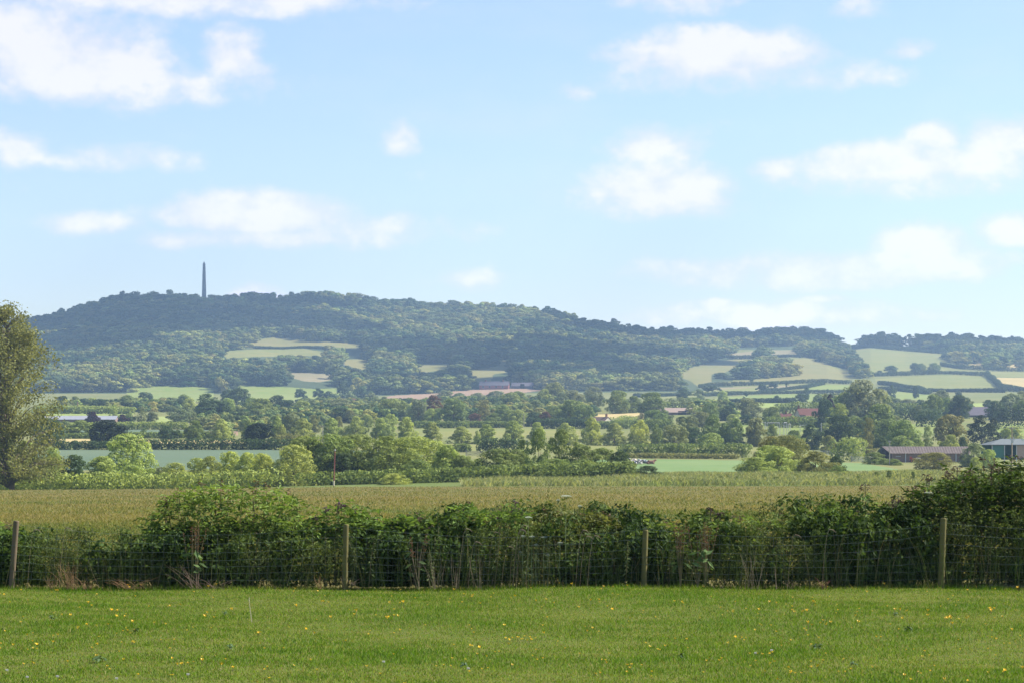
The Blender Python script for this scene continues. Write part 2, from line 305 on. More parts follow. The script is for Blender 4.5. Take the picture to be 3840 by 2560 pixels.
FIELDS = [
    ('meadow', 'meadow', [('A', 825, 795), ('A', 1010, 778), ('A', 1250, 780), ('A', 1400, 792), ('A', 1400, 880), ('A', 840, 880)]),
    ('meadow', 'meadow', [('A', 1545, 768), ('B', 0, 775), ('B', 250, 785), ('B', 400, 796), ('B', 560, 790), ('B', 660, 788), ('B', 660, 840), ('B', 440, 860), ('B', 100, 880), ('A', 1560, 890)]),
    ('hill_pasture', 'dull', [('A', 1590, 515), ('A', 1690, 475), ('B', 150, 460), ('B', 270, 475), ('B', 430, 490), ('B', 610, 495), ('B', 735, 512), ('B', 730, 545), ('B', 500, 520), ('B', 330, 525), ('B', 0, 533)]),
    ('hill_field', 'pale', [('A', 1415, 552), ('B', 0, 538), ('B', 330, 534), ('B', 490, 558), ('B', 480, 590), ('B', 330, 580), ('B', 0, 588), ('A', 1420, 600)]),
    ('hill_field', 'brown', [('B', 145, 700), ('B', 240, 688), ('B', 450, 692), ('B', 590, 712), ('B', 560, 722), ('B', 440, 752), ('B', 340, 747)]),
    ('hill_pasture', 'dull', [('B', 545, 605), ('B', 775, 600), ('B', 775, 655), ('B', 720, 675), ('B', 600, 642)]),
    ('hill_pasture', 'dull', [('B', 1000, 632), ('B', 1310, 632), ('B', 1320, 660), ('B', 1080, 695), ('B', 1050, 665)]),
    ('hill_pasture', 'dull', [('B', 1340, 678), ('B', 1540, 655), ('B', 1640, 605), ('B', 1705, 615), ('B', 1712, 680), ('B', 1570, 700), ('B', 1550, 752), ('B', 1420, 758), ('B', 1410, 700)]),
    ('ploughed_field', 'plough', [('B', 815, 862), ('B', 900, 840), ('B', 1180, 824), ('B', 1300, 812), ('B', 1742, 777), ('C', 220, 782), ('C', 240, 805), ('B', 1500, 850), ('B', 1000, 880), ('B', 850, 880)]),
    ('hill_field', 'dull', [('C', 1065, 695), ('C', 1260, 640), ('C', 1440, 608), ('C', 1560, 600), ('C', 1650, 598), ('C', 1420, 690), ('C', 1340, 700), ('C', 1340, 748), ('C', 1250, 780), ('C', 1200, 745)]),
    ('hill_field', 'dull', [('D', 190, 600), ('D', 370, 595), ('D', 430, 620), ('D', 520, 665), ('D', 600, 680), ('D', 615, 700), ('D', 575, 742), ('D', 430, 752), ('D', 0, 758), ('D', -300, 775), ('D', -320, 755), ('D', 0, 735), ('D', 210, 715), ('D', 290, 690), ('D', 280, 650)]),
    ('hill_field', 'brown', [('C', 1435, 570), ('C', 1640, 545), ('C', 1640, 590), ('C', 1450, 600)]),
    ('hill_field', 'brown', [('D', 55, 545), ('D', 285, 543), ('D', 285, 590), ('D', 60, 588)]),
    ('hill_field', 'pale', [('D', 560, 522), ('D', 1070, 518), ('D', 1075, 547), ('D', 700, 527)]),
    ('hill_field', 'pale', [('D', 585, 535), ('D', 700, 530), ('D', 1000, 550), ('D', 1235, 570), ('D', 1200, 620), ('D', 1265, 655), ('D', 1190, 695), ('D', 960, 692), ('D', 790, 705), ('D', 740, 705), ('D', 730, 660), ('D', 660, 600)]),
    ('grain_field', 'tan', [('D', 1380, 637), ('D', 1495, 626), ('D', 1520, 650), ('D', 1500, 672), ('D', 1400, 650)]),
    ('grain_field', 'tan', [('D', 1580, 665), ('D', 1670, 618), ('D', 1730, 625), ('D', 1730, 670), ('D', 1680, 675)]),
    ('hill_field', 'pale', [('D', 765, 732), ('D', 1060, 711), ('D', 1290, 706), ('D', 1500, 717), ('D', 1605, 808), ('D', 1200, 812), ('D', 1050, 796), ('D', 880, 772), ('D', 790, 766)]),
    ('grain_field', 'tan', [('D', 1540, 722), ('D', 1900, 726), ('D', 1900, 760), ('D', 1700, 803), ('D', 1640, 808), ('D', 1600, 782)]),
    ('hill_field', 'pale', [('D', 1260, 682), ('D', 1900, 688), ('D', 1900, 722), ('D', 1500, 712)]),
    ('hill_field', 'meadow', [('D', 330, 790), ('D', 430, 770), ('D', 605, 770), ('D', 590, 820), ('D', 320, 820)]),
    ('hill_field', 'meadow', [('C', 1400, 850), ('D', -60, 840), ('D', 230, 828), ('D', 560, 832), ('D', 560, 880), ('D', 250, 882), ('D', -60, 884), ('C', 1300, 880)]),
    ('grain_field', 'brown', [('C', 1260, 790), ('D', 120, 778), ('D', 320, 770), ('D', 290, 795), ('D', 130, 808), ('C', 1400, 815)]),
    ('hill_field', 'meadow', [('D', 800, 825), ('D', 920, 813), ('D', 1120, 830), ('D', 1200, 850), ('D', 1080, 868), ('D', 820, 862)]),
    ('valley_field', 'bright', [('D', 880, 905), ('D', 1060, 902), ('D', 1060, 924), ('D', 900, 932)]),
    ('valley_field', 'bright', [('D', 860, 950), ('D', 1040, 946), ('D', 1040, 970), ('D', 880, 974)]),
    ('valley_field', 'bright', [('D', 1390, 890), ('D', 1540, 886), ('D', 1530, 918), ('D', 1400, 918)]),
    ('valley_field', 'bright', [('C', 1040, 880), ('C', 1240, 872), ('C', 1500, 885), ('D', 240, 890), ('D', 240, 915), ('C', 1400, 920), ('C', 1050, 915)]),
    ('hill_field', 'pale', [('C', 1010, 835), ('C', 1140, 818), ('C', 1640, 785), ('C', 1640, 810), ('C', 1200, 850), ('C', 1010, 860)]),
    ('grain_field', 'tan', [('e', 1000, 508), ('e', 1650, 498), ('e', 1650, 560), ('e', 1000, 570)]),
    ('grain_field', 'tan', [('f', 340, 485), ('f', 600, 485), ('f', 560, 520), ('f', 380, 520)]),
    ('valley_field', 'pale', [('d', 380, 698), ('d', 1704, 698), ('e', 900, 712), ('e', 900, 790), ('d', 1650, 800), ('d', 300, 800)]),
    ('valley_field', 'bright', [('b', 360, 545), ('b', 560, 545), ('b', 560, 625), ('b', 340, 625)]),
    ('valley_field', 'bright', [('a', 500, 498), ('a', 1700, 498), ('a', 1700, 530), ('a', 500, 535)]),
    ('fallow_field', 'greyg', [('a', 700, 712), ('b', 1100, 716), ('b', 1100, 800), ('a', 700, 805)]),
    ('ploughed_field', 'plough', [('b', 960, 730), ('b', 1400, 735), ('b', 1400, 785), ('b', 960, 780)]),
    ('grain_field', 'tan', [('a', 600, 832), ('b', 100, 836), ('b', 1500, 850), ('c', 500, 850), ('c', 500, 890), ('b', 1000, 890), ('a', 600, 890)]),
    ('crop_field', 'greyg', [('a', 200, 972), ('b', 1700, 974), ('c', 700, 974), ('d', 500, 990), ('d', 500, 1200), ('a', 200, 1240)]),
    ('grazing_field', 'cow', [('e', 900, 1100), ('f', 0, 1090), ('f', 900, 1100), ('g', 400, 1120), ('g', 1200, 1140), ('h', 240, 1245), ('h', 400, 1330), ('e', 700, 1360)]),
    ('stubble_field', 'pale', [('d', 700, 905), ('d', 1704, 912), ('e', 1100, 930), ('f', 1600, 945), ('f', 1600, 985), ('e', 700, 990), ('d', 700, 990)]),
    ('playing_field', 'meadow', [('f', 1200, 600), ('g', 800, 665), ('h', 400, 640), ('h', 900, 640), ('h', 900, 760), ('g', 800, 770), ('f', 1200, 760)]),
    ('valley_field', 'meadow', [('h', 1280, 632), ('h', 2200, 636), ('h', 2200, 800), ('h', 1280, 800)]),
]
FIELDS = [(n, m, [S(*p) for p in poly]) for n, m, poly in FIELDS]
WOOD_HOLES = [p for n, m, p in FIELDS]
WOOD_RIGHT = [[S(*p) for p in q] for q in (
    [('C', 1340, 705), ('C', 1440, 680), ('C', 1640, 595), ('D', 80, 592), ('D', 190, 605), ('D', 280, 645), ('D', 285, 690), ('D', 205, 716), ('D', 0, 735), ('C', 1400, 738)],
    [('D', 280, 540), ('D', 560, 535), ('D', 640, 600), ('D', 722, 650), ('D', 745, 705), ('D', 700, 728), ('D', 640, 722), ('D', 630, 670), ('D', 500, 650), ('D', 370, 596), ('D', 285, 590)],
    [('D', 1205, 612), ('D', 1300, 560), ('D', 1380, 560), ('D', 1900, 530), ('D', 1900, 650), ('D', 1560, 682), ('D', 1500, 636), ('D', 1350, 640)],
    [('D', 1680, 780), ('D', 1780, 740), ('D', 1900, 740), ('D', 1900, 840), ('D', 1700, 830)],
)]

LOWEST = []
def build_terrain():
    u = np.concatenate([np.linspace(-1.6, -.42, 9)[:-1], np.linspace(-.42, -.215, 40)[:-1], np.linspace(-.215, .215, 760), np.linspace(.215, .42, 40)[1:], np.linspace(.42, 1.6, 9)[1:]])
    Yl = np.concatenate([np.linspace(36.6, 60, 6)[:-1], np.geomspace(60, 330, 30)[:-1], np.geomspace(330, 2300, 330)[:-1], np.linspace(2300, 3600, 300), np.linspace(3630, 4400, 12)])
    U, YY = np.meshgrid(u, Yl); XX = U * YY; ZZ = ground_z(XX, YY)
    nr, nc = U.shape
    V = np.stack([XX, YY, ZZ], -1).reshape(-1, 3); LOWEST.append(float(ZZ.min()))
    idx = np.arange(nr * nc).reshape(nr, nc)
    Q = np.stack([idx[:-1, :-1], idx[:-1, 1:], idx[1:, 1:], idx[1:, :-1]], -1).reshape(-1, 4)
    cx = V[Q].mean(1); px = 1920 + cx[:, 0] / cx[:, 1] * F; py = HZ - (cx[:, 2] - EYE) / cx[:, 1] * F
    cls = np.full(len(Q), -1)
    for k, (n, m, poly) in enumerate(FIELDS):
        sel = inside(px, py, poly) & (cx[:, 1] > 432) & (cx[:, 1] < RIDGE); cls[sel] = k
    cls[(cls < 0) & (cx[:, 1] < 330)] = 1000
    cls[(cls < 0) & (cx[:, 1] < 432)] = 1001
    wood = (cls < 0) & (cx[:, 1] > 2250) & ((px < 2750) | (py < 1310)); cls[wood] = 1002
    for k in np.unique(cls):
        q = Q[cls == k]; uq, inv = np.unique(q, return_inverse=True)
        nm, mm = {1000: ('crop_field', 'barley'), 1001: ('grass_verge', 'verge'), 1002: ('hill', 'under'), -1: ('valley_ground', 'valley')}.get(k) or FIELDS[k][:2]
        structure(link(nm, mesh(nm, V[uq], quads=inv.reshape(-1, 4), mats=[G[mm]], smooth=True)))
build_terrain()

# ---------------------------------------------------------------- trees
def crown_mesh(name, kind, n_lobe, per, ls, seed, jit=.26):
    """unit crown: 1 high, 1 wide, made of leaf clumps; per leaves on each clump"""
    rng = np.random.default_rng(seed); Cn, Rd = [], []
    def radius(z, a):
        if kind == 'oak': r = .5 * math.sqrt(max(0, 1 - ((z - .42) / .58) ** 2)) * (1 if z > .42 else .80 + .20 * (z / .42))
        elif kind == 'lime': r = .5 * (max(0, 1 - z) ** .5) * min(1.05, .9 + .8 * z)
        elif kind == 'bush': r = .5 * math.sqrt(max(0, 1 - z ** 2.1)) * 1.0
        elif kind == 'tall': r = .5 * math.sqrt(max(0, 1 - ((z - .40) / .60) ** 2)) * (.7 + .3 * math.sin(z * 9 + a * 2))
        elif kind == 'pine': r = .5 * (max(0, 1 - z) ** .4) * (.6 + .4 * min(1, z / .3)) * (.85 + .15 * math.sin(z * 30))
        elif kind == 'open': r = .5 * math.sqrt(max(0, 1 - ((z - .5) / .5) ** 2)) * (.72 + .28 * math.sin(a * 3 + z * 7 + seed))
        return r * (1 + .10 * math.sin(a * 3 + seed) + .08 * math.sin(a * 5 + z * 6 + seed * 2))
    lo = {'oak': .0, 'lime': .0, 'bush': .0, 'tall': .0, 'pine': .0, 'open': .02}[kind]
    big = {'oak': .15, 'lime': .115, 'bush': .14, 'tall': .10, 'pine': .09, 'open': .11}[kind]
    if n_lobe > 100: big *= .72
    for _ in range(n_lobe):
        z = lo + (1 - lo) * rng.random() ** {'lime': 1.25, 'bush': 1.25, 'oak': 1.05, 'tall': 1.0, 'pine': 1.1, 'open': .9}[kind]; a = rng.random() * 2 * math.pi; r = radius(z, a)
        rad = big * rng.uniform(.6, 1.25); f = rng.random() ** .4
        rr = max(0, r - rad * .7) * f; zz = min(z, 1 - rad * .75)
        Cn.append((rr * math.cos(a), rr * math.sin(a), max(zz, rad * .25))); Rd.append(rad)
    Cn = np.array(Cn); Rd = np.array(Rd)
    P, Nn, vv = [], [], []
    for c, r in zip(Cn, Rd):
        d = rng.normal(size=(per, 3)); d[:, 2] += .25; d /= np.linalg.norm(d, axis=1, keepdims=True)
        rr = r * (1 - .22 * rng.random(per) ** 2) * (1 + .18 * np.sin(d[:, 0] * 9 + d[:, 1] * 7 + seed) * np.sin(d[:, 2] * 8))
        p = c + d * rr[:, None] * np.array([1, 1, .85])
        P.append(p); Nn.append(d + rng.normal(size=d.shape) * jit); vv.append(np.clip(rng.normal(.5, .2, per) + rng.normal(0, .12), 0, 1))
    P = np.vstack(P); Nn = np.vstack(Nn); vv = np.concatenate(vv)
    keep = np.ones(len(P), bool)
    for c, r in zip(Cn, Rd): keep &= np.linalg.norm((P - c) / np.array([1, 1, .85]), axis=1) > r * .62
    keep &= P[:, 2] > .004
    P, Nn, vv = P[keep], Nn[keep], vv[keep]
    r = np.hypot(P[:, 0], P[:, 1]); P[:, :2] *= .49 / np.percentile(r, 98.5); P[:, 2] = P[:, 2] / P[:, 2].max()
    s = ls * rng.uniform(.6, 1.35, len(P))
    V, Q = kites(P, Nn, s, s * .62, rng)
    return mesh(name, V, quads=Q, mats=[LEAF], attrs={'v': vv})
def trunk_mesh(seed, spread=.22):
    rng = np.random.default_rng(seed); m = MB()
    m.tube([(0, 0, -.03), (.004, .003, .1), (.01, -.006, .3), (0, .01, .55), (.01, 0, .8)], [.045, .034, .028, .018, .006], 8)
    for k in range(7):
        a = rng.random() * 6.28; z = rng.uniform(.14, .5); r = spread * rng.uniform(.7, 1.3)
        m.tube([(0, 0, z), (r * .5 * math.cos(a), r * .5 * math.sin(a), z + .1), (r * math.cos(a), r * math.sin(a), z + .27)], [.016, .011, .004], 5, cap=False)
    return m.make('trunk', BARK)
def with_trunk(crown, trunk, name):
    """far trees: crown and stem in one small mesh"""
    return crown
SPEC = {'O': ('oak', 56, 120, .030), 'L': ('lime', 78, 100, .026), 'B': ('bush', 44, 120, .030), 'T': ('tall', 70, 90, .022), 'P': ('pine', 70, 80, .022), 'W': ('open', 46, 100, .026),
        'U': ('bush', 130, 125, .0165), 'V': ('oak', 150, 125, .0150)}
CROWNS = {k: [crown_mesh('crown_' + s[0], s[0], s[1], s[2], s[3], 11 * ord(k) + i) for i in range(3)] for k, s in SPEC.items()}
CROWNS['X'] = [crown_mesh('far_crown', 'oak', 26, 60, .052, 900 + i) for i in range(4)]
TRUNKS = [trunk_mesh(50 + i) for i in range(3)]
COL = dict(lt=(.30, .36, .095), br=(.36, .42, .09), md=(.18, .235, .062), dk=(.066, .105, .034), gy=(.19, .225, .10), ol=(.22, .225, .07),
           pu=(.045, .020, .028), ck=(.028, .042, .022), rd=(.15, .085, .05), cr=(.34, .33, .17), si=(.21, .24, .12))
TREES = '''
a 50 760 260 385 U lt|pale green bush low behind the tall tree at the field's far edge
a 330 850 380 380 U lt|wide light green bush half covered by the tall tree's lower branches
a 660 940 320 378 U lt|light bush at the grey green crop's near corner, beside the tall loose tree
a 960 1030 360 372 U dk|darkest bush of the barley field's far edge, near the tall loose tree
a 1290 1050 470 376 U lt|broad light bush below the big round bush and beside the dark one
b -20 760 640 415 U lt|largest round bush standing up before the grey green crop
b 70 1160 420 372 U lt|low pale bush under the biggest round bush
b 440 1190 330 373 U gy|dull grey bush between pale bushes along the barley's far edge
b 610 1130 330 370 U lt|light bush below the two dark streaks in the grey green crop
b 880 1070 320 375 U lt|pale leafy bush before the middle of the grey green crop
b 1040 1045 320 372 U lt|tall pale bush just left of the brightest yellow green bushes
b 1300 985 320 374 U br|bright yellow green bush with two pointed tops
b 1530 1000 300 372 U br|bright yellow green bush before the crop's far hedge end
b 1690 1010 280 376 U br|yellow green bush next to the tall sycamore thicket
c 100 1030 300 370 U br|low yellow green bush touching the sycamore with the dark hollow
c 470 900 480 368 U lt|bright sycamore with knobbly leaf heads left of the red pole
c 640 790 640 378 U md|taller sycamore behind the knobbly one, its top catching sun
c 950 765 640 376 V md|tree directly behind the red pole, dark inside
c 1290 768 640 380 V md|dark hollow tree right of the red pole
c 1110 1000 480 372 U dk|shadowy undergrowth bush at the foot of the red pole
d 60 790 640 374 V md|leafy tree in the middle of the big thicket, right of the dark hollow
d 420 795 760 380 V lt|biggest pale domed tree of the thicket, fading to the right
d 790 900 380 375 U lt|pale sloping shoulder bush at the right end of the big dome
d 130 1270 340 350 U lt|small pale young bush in front of the thicket's foot
d 430 1090 420 366 U md|mid green bush at the foot of the biggest dome
d 1010 1040 380 374 U md|duller bush in the dip between the big dome and the round dark bush
d 1200 1080 170 395 U br|slim bright bush peeping through the dip before the field gate
d 1470 950 560 372 U md|round olive green bush alone left of the two ivy covered trees
e 60 960 420 384 U md|olive bush joined to the round bush below the ivy covered trees
e 345 695 340 378 T md|ragged ivy covered tree, left one of the pair rising over the thicket
e 640 700 380 384 T md|ragged ivy covered tree, right one of the pair rising over the thicket
e 140 830 210 388 T md|small dark bare topped tree left of the ivy covered pair
e 900 900 440 380 U md|sloping thicket bush right of the ivy covered pair
e 1160 940 420 386 U md|dim bush behind the thicket, below the tallest lime
e 1370 985 360 380 U dk|dark sloping bush at the grazing field's corner beside the cows
e 560 1080 470 368 U md|leafy bush in front of the ivy covered trees
e 870 1100 420 366 U md|bush in front of the thicket, halfway to the cows
e 1110 1170 400 362 U md|low front bush of the thicket above the grass verge
e 1480 1110 300 362 U md|last thicket bush before the open grazing field
e 240 1160 420 362 U md|low bush at the thicket's left foot, right of the round olive bush
f 90 1170 320 362 U dk|dark low bush alone below the lying cows
f 1470 1060 470 372 U lt|pale flowering bush at the left end of the isolated clump
f 1640 910 480 382 U lt|whitish leaved bush at the top of the isolated clump
g 130 920 460 378 U lt|pale bush forming the front of the isolated clump
g 260 780 480 392 V ol|olive bush at the top of the isolated clump, under the goal posts
g 30 790 340 396 V ol|yellowish tree top behind the isolated clump's pale bushes
g 610 985 420 378 U ol|olive bush at the isolated clump's right part
g 860 1050 240 388 U dk|dark narrow bush ending the isolated clump on the right
g 890 1170 220 366 U md|small bush at the right foot of the isolated clump
h 550 1000 390 500 V ol|olive bush growing in front of the long brown barn
h 1060 880 310 545 U gy|grey green rounded shrub at the long barn's right end
h 1250 960 220 535 U lt|light young shrub between the brown barn and the green barn
h 1090 1060 140 520 U lt|little yellow green shrub right below the grey rounded shrub
g 1370 1000 270 575 U md|light topped bush left of the telegraph pole by the barn
g 1600 1080 180 565 U md|low bush in front of the brown barn's dark end wall
h 60 1090 150 560 U md|bush at the bottom of the bank left of the red trailer
g 1480 1080 200 570 U md|small bush beside the foot of the telegraph pole by the barn
h 1160 525 450 800 P ck|big black conifer behind the barns
h 1310 560 220 830 P ck|second dark conifer merging with the big black one
h 770 515 430 760 O ol|yellow green tree above the middle of the long brown barn
h 140 585 430 730 O md|dull bushy tree above the left end of the brown barn
h 150 785 280 690 O lt|small leafy tree behind the brown barn's left roof end
h 330 820 220 695 O lt|small light tree behind the barn roof, second from its left end
h 460 820 170 700 T md|narrow dark centred shrub tree behind the barn roof
h 750 770 260 690 O lt|bright small tree right behind the middle of the barn roof
h 910 800 150 695 O dk|dark gap filling bush between barn roof and black conifer
h 470 670 150 820 P md|small pointed conifer above the barn roof
h 1480 690 180 860 B lt|light bush beside the green roofed barn's cross armed pole
h 1570 670 260 900 B lt|spreading pale bush behind the green roofed barn
g 1240 65 560 1000 O si|tallest silvery tree, above all others in the valley
g 1450 220 330 1010 O si|silvery lower shoulder tree right of the tallest valley tree
g 960 230 300 1005 O md|mid green tree at the left shoulder of the tallest valley tree
g 730 320 290 985 O dk|dark copper tinged tree hiding the red roofed house's right end
g 800 255 130 1060 B pu|reddish tree top behind the copper tinged tree
g 745 245 120 1080 O gy|small pale tree top above the red roofed house's right side
g 910 370 290 930 T lt|light upright tree in front of the copper tinged tree
g 930 520 440 800 O dk|massive dark tree with light crown patch near the goal posts
g 560 630 290 780 O dk|dark tree with pale top standing before the football pitch
g 1390 375 560 850 O md|broad green dome tree below the tallest valley tree
g 1280 555 210 740 T ol|slender birch like tree with hanging olive foliage
g 1550 570 400 830 O md|dull rounded tree left of the barn's yellow green tree
g 1440 800 230 700 O dk|small dark tree beside the slender olive tree
g 1290 900 260 690 B ol|bushy olive foot growth under the slender tree
g 780 780 220 720 B ol|small sunlit bush at the massive dark tree's foot
g 60 640 150 800 T md|upright tree beneath the left goal
g 330 715 260 770 O md|flat topped green tree between the goals and the isolated clump
g 70 415 220 1070 O md|round tree left of the small red tiled cottage
g 430 250 190 1750 O dk|dark round tree in the pale fields above the red roofed house
g 115 275 100 1760 X dk|small dark tree on the hedge left of the round one, above the cottage
g 120 385 90 1500 X dk|tiny tree below the hedge line above the cottage
g 495 170 80 2020 X dk|small tree alone on the middle hedge of the striped fields
g 60 100 130 2250 X dk|dark tree at the top left of the striped fields
g 240 80 40 2350 X dk|tiny upright tree on the highest striped field hedge
b 1190 570 290 805 L lt|bright pointed lime, first from the left in the long row
b 1545 600 210 800 L md|half hidden lime behind the broad dark oak by the crop hedge
c 265 530 200 825 L lt|lime top behind the broad dark oak, third in the row
c 330 640 170 810 L lt|lower bright lime just right of the broad dark oak
c 460 500 300 850 O gy|dull grey tree behind the limes above the sycamore thicket
c 600 560 320 815 L lt|lime with a long sloping right side above the sycamore thicket
c 965 557 290 815 L lt|lime behind the small cross armed pole
c 1275 537 330 815 L lt|large lime right of the small cross armed pole
c 1590 560 280 815 L lt|lime behind the left part of the biggest pale dome
d 40 640 250 810 L lt|lime leaning beside its neighbour above the pale dome
d 290 545 290 818 L br|tallest yellow topped lime above the biggest pale dome
d 620 615 280 812 L lt|upright lime at the left end of the open strip
d 985 668 330 812 L lt|low rounded lime, first one standing clear on the open strip
d 1310 640 300 812 L lt|low rounded lime, second one standing clear on the open strip
d 1195 720 90 800 B lt|small side bush touching the second clear standing lime
d 1650 590 310 814 L lt|lime between the clear standing ones and the ivy covered trees
e 320 612 270 812 L lt|lime behind the left ivy covered tree
e 690 620 310 812 L lt|lime behind the right ivy covered tree
e 1020 553 300 806 L br|tallest brightest lime, left of the white bungalow
e 1310 620 320 802 L lt|lime below the white bungalow's right gable
e 1630 580 290 802 L br|bright lime right of the white bungalow
f 215 640 200 800 L md|shaded lime left of the round hawthorn
f 440 640 370 735 O gy|round grey hawthorn in blossom on the strip hedge
f 910 750 330 705 O lt|bright round small tree standing out of the strip hedge
f 930 508 340 832 L md|tall dull lime behind the bright round small tree
f 1080 620 200 815 L md|lower right half of the dull lime pair
f 1210 557 290 815 L md|dark based lime left of the sandy gap
f 1470 557 280 815 O ol|olive tree right of the sandy gap
f 640 540 330 860 T gy|tall grey tree behind the round hawthorn
f 680 680 280 800 O dk|dark growth between hawthorn and bright round tree
f 540 540 260 880 T dk|dark tall tree left behind the grey tall one
f 640 900 120 760 B dk|low dark bush on the strip between hawthorn and round tree
f 1680 650 150 800 T md|upright tree in front of the left goal
b 510 660 260 800 O dk|small dark round tree at the pale strip's left half
b 840 590 250 802 O md|taller dull tree right of the small dark round one
b 200 690 100 840 T md|tiny sapling tree in the grey fallow field
a 1400 585 500 725 O ck|big dark round oak overlapping the long dark hedge
c 60 620 420 715 O ck|broad dark oak standing at the dark hedge's right end
b 1600 610 270 760 O md|lit tree attached to the left of the broad dark oak
a 620 560 430 740 O dk|dark tree seen through the tall tree's thin branches
a 1010 590 380 850 O md|bushy tree right below the white roofed shed
a 820 600 240 870 O gy|greyish tree before the white roofed shed
a 1180 478 190 1080 O pu|purple leaved tree in front of the white roofed shed
a 1575 515 150 1085 O pu|second smaller purple leaved tree at the white shed's end
a 800 280 220 1420 O dk|dark tree nearest the tall loose tree in the far line behind the shed
a 950 283 180 1440 O md|tree behind the red brown mast, in the line behind the shed
a 1080 310 170 1430 O dk|dark tree just right of the red brown mast
a 1185 305 170 1450 O lt|light topped tree right of the mast in the line behind the shed
a 1290 318 270 1400 O dk|low dark wide tree above the purple tree
a 1460 385 130 1180 T lt|yellowish narrow tree between the two purple trees
a 1620 270 260 1420 O md|pale rounded tree before the left meadow's corner
b 220 230 270 1600 O dk|bluish tree at the foot of the left meadow
b 320 320 310 1450 O md|spreading dull tree before the left meadow
b 440 350 110 1500 O dk|small dark tree under the middle of the left meadow
b 570 300 230 1520 O gy|grey rounded tree under the left meadow's middle
b 720 260 210 1480 O md|green tree under the left meadow's right half
b 785 308 210 1330 O lt|light crowned tree beside the tall dark clump
b 1010 250 330 1190 T dk|tallest tree of the dark clump below the meadow gap
b 1110 330 500 1160 O dk|broad dark tree filling the dark clump
b 1260 305 220 1230 O lt|bright dome behind the dark clump's right side
b 1430 180 300 1560 O dk|tree rising in the gap between the two meadows
b 1290 200 210 1680 O dk|bluish tree left of the gap tree
b 1600 300 310 1280 O md|light tree right of the dark clump
b 1440 480 380 1130 O md|dull low tree right of the dark clump's base
b 1610 440 260 1150 O md|green tree over the half hidden lime
b 650 450 310 1130 O gy|grey willow like tree at the bright field's edge
b 175 415 150 1130 P gy|brownish pointed tree left of the bright field
b 315 480 170 1125 O gy|grey bushy tree at the left of the bright small field
b 20 500 170 1130 O md|green tree beside the smaller purple tree
b 790 460 180 1140 O gy|grey tree tight against the dark clump
c 60 310 400 1200 O md|broad pale sided tree below the right meadow
c 290 268 300 1380 O dk|dark tree on the right meadow's lower edge
c 440 330 230 1330 O dk|dark rounded tree right of the right meadow's lower edge
c 590 340 260 1290 O lt|sunlit sloping tree below the far grey trees
c 650 308 290 1400 O gy|long sloping grey green tree at the meadow's right end
c 800 420 180 1320 O gy|small grey tree between the sloping trees
c 745 520 210 1000 T ol|willow like olive tree behind the pole lime
c 1080 318 400 1380 O gy|broad pale dome tree in the middle distance
c 1070 430 360 1180 O dk|dull mass tree under the broad pale dome
c 1340 430 200 1200 O dk|small dark tree left of the big pair's dark tree
c 1430 370 230 1450 O gy|pale far tree under the plough field's left tip
c 1400 518 190 1060 O lt|light low tree behind the large lime
c 1060 540 160 980 T ol|thin brownish tree right behind the pole lime
c 570 190 190 1950 X dk|far tree on the right meadow, left one
c 800 180 150 2000 X dk|far pale tree on the right meadow, middle one
c 930 220 220 1950 X dk|far dark tree on the right meadow, right one
c 1110 120 160 2150 X dk|taller far dark tree right of the right meadow
c 1200 240 160 1900 X gy|far small tree above the brick coloured roof
c 1480 240 180 1900 X gy|far round tree at the plough field's left tip
c 1350 150 250 2150 X dk|far wide dark tree above the plough field's left tip
d 110 310 420 1230 O md|big rounded tree under the plough field's left part
d 70 510 250 1010 O lt|light dome low left of the tallest yellow topped lime
d 440 335 270 1180 O gy|creamy flowering chestnut left of the dark big one
d 620 265 250 1240 W rd|brown leaved open tree on top of the flowering chestnut
d 620 440 230 1140 O lt|light bushy tree right of the flowering chestnut
d 890 310 390 1140 O md|big dark green oak, largest in the central clump
d 1160 500 190 1130 B rd|reddish brown shrub at the central oak's right foot
d 1290 325 280 1200 W ol|flat layered pine right of the central oak
d 1510 390 230 1180 O md|leafy tree between the layered pine and ivy pair
d 1640 460 260 1130 O md|green tree right end of the central clump
d 1400 500 280 1120 B md|low green growth under the layered pine
d 1600 240 330 1450 O md|far rounded tree under the pink farmhouse field
d 790 210 250 1850 O gy|pale far tree before the plough field's middle
d 960 240 190 1800 O gy|small pale far tree right of the plough field's middle
d 1190 240 220 1750 O gy|pale far tree below the pink farmhouse
d 1440 215 260 1700 O gy|dim far tree below the farmhouse's right end
e 60 220 260 1500 O md|dull tree under the plough field's right tip
e 290 330 250 1260 O gy|rounded grey tree above the pinkish garden
e 290 485 220 1140 O dk|dark shrubby tree by the garden post
e 60 455 230 1100 O lt|rounded light tree left of the garden post
e 420 190 220 1450 O lt|whitish leaved poplar left of the valley's olive dome
e 540 105 300 1620 O ol|olive dome high above the white bungalow's left trees
e 620 230 240 1400 O si|silvery tree under the olive dome
e 790 205 300 1420 O si|pale wide tree right of the olive dome
e 1030 155 280 1560 W si|feathery pale tree highest before the dark wooded slope
e 1060 230 250 1380 O si|pale tree left above the tan field
e 740 330 390 1120 O md|dark heavy tree left of the white bungalow
e 910 390 290 1110 O md|round tree touching the white bungalow's left end
e 530 400 260 1160 O md|dull tree above the red flowering shrub
e 430 480 190 1110 B rd|dark shrub with red blossom in the garden
e 250 560 200 1085 B dk|low dark garden shrub left of the red blossom
e 1350 208 330 1330 O md|wide tree standing on the tan field's back edge
e 1540 280 230 1340 O md|lower tree at the tan field's right back corner
f 160 232 400 1260 O md|big oak right of the tan field
f 20 495 120 1090 B cr|cream flowering elder bush near the bungalow
f 200 455 310 1110 O md|dull low tree under the big oak right of the tan field
f 330 470 180 1120 O gy|small greyish tree left of the brown roofed farm shed
f 550 190 190 1850 O dk|far tree in the pale fields behind the brown roofed shed
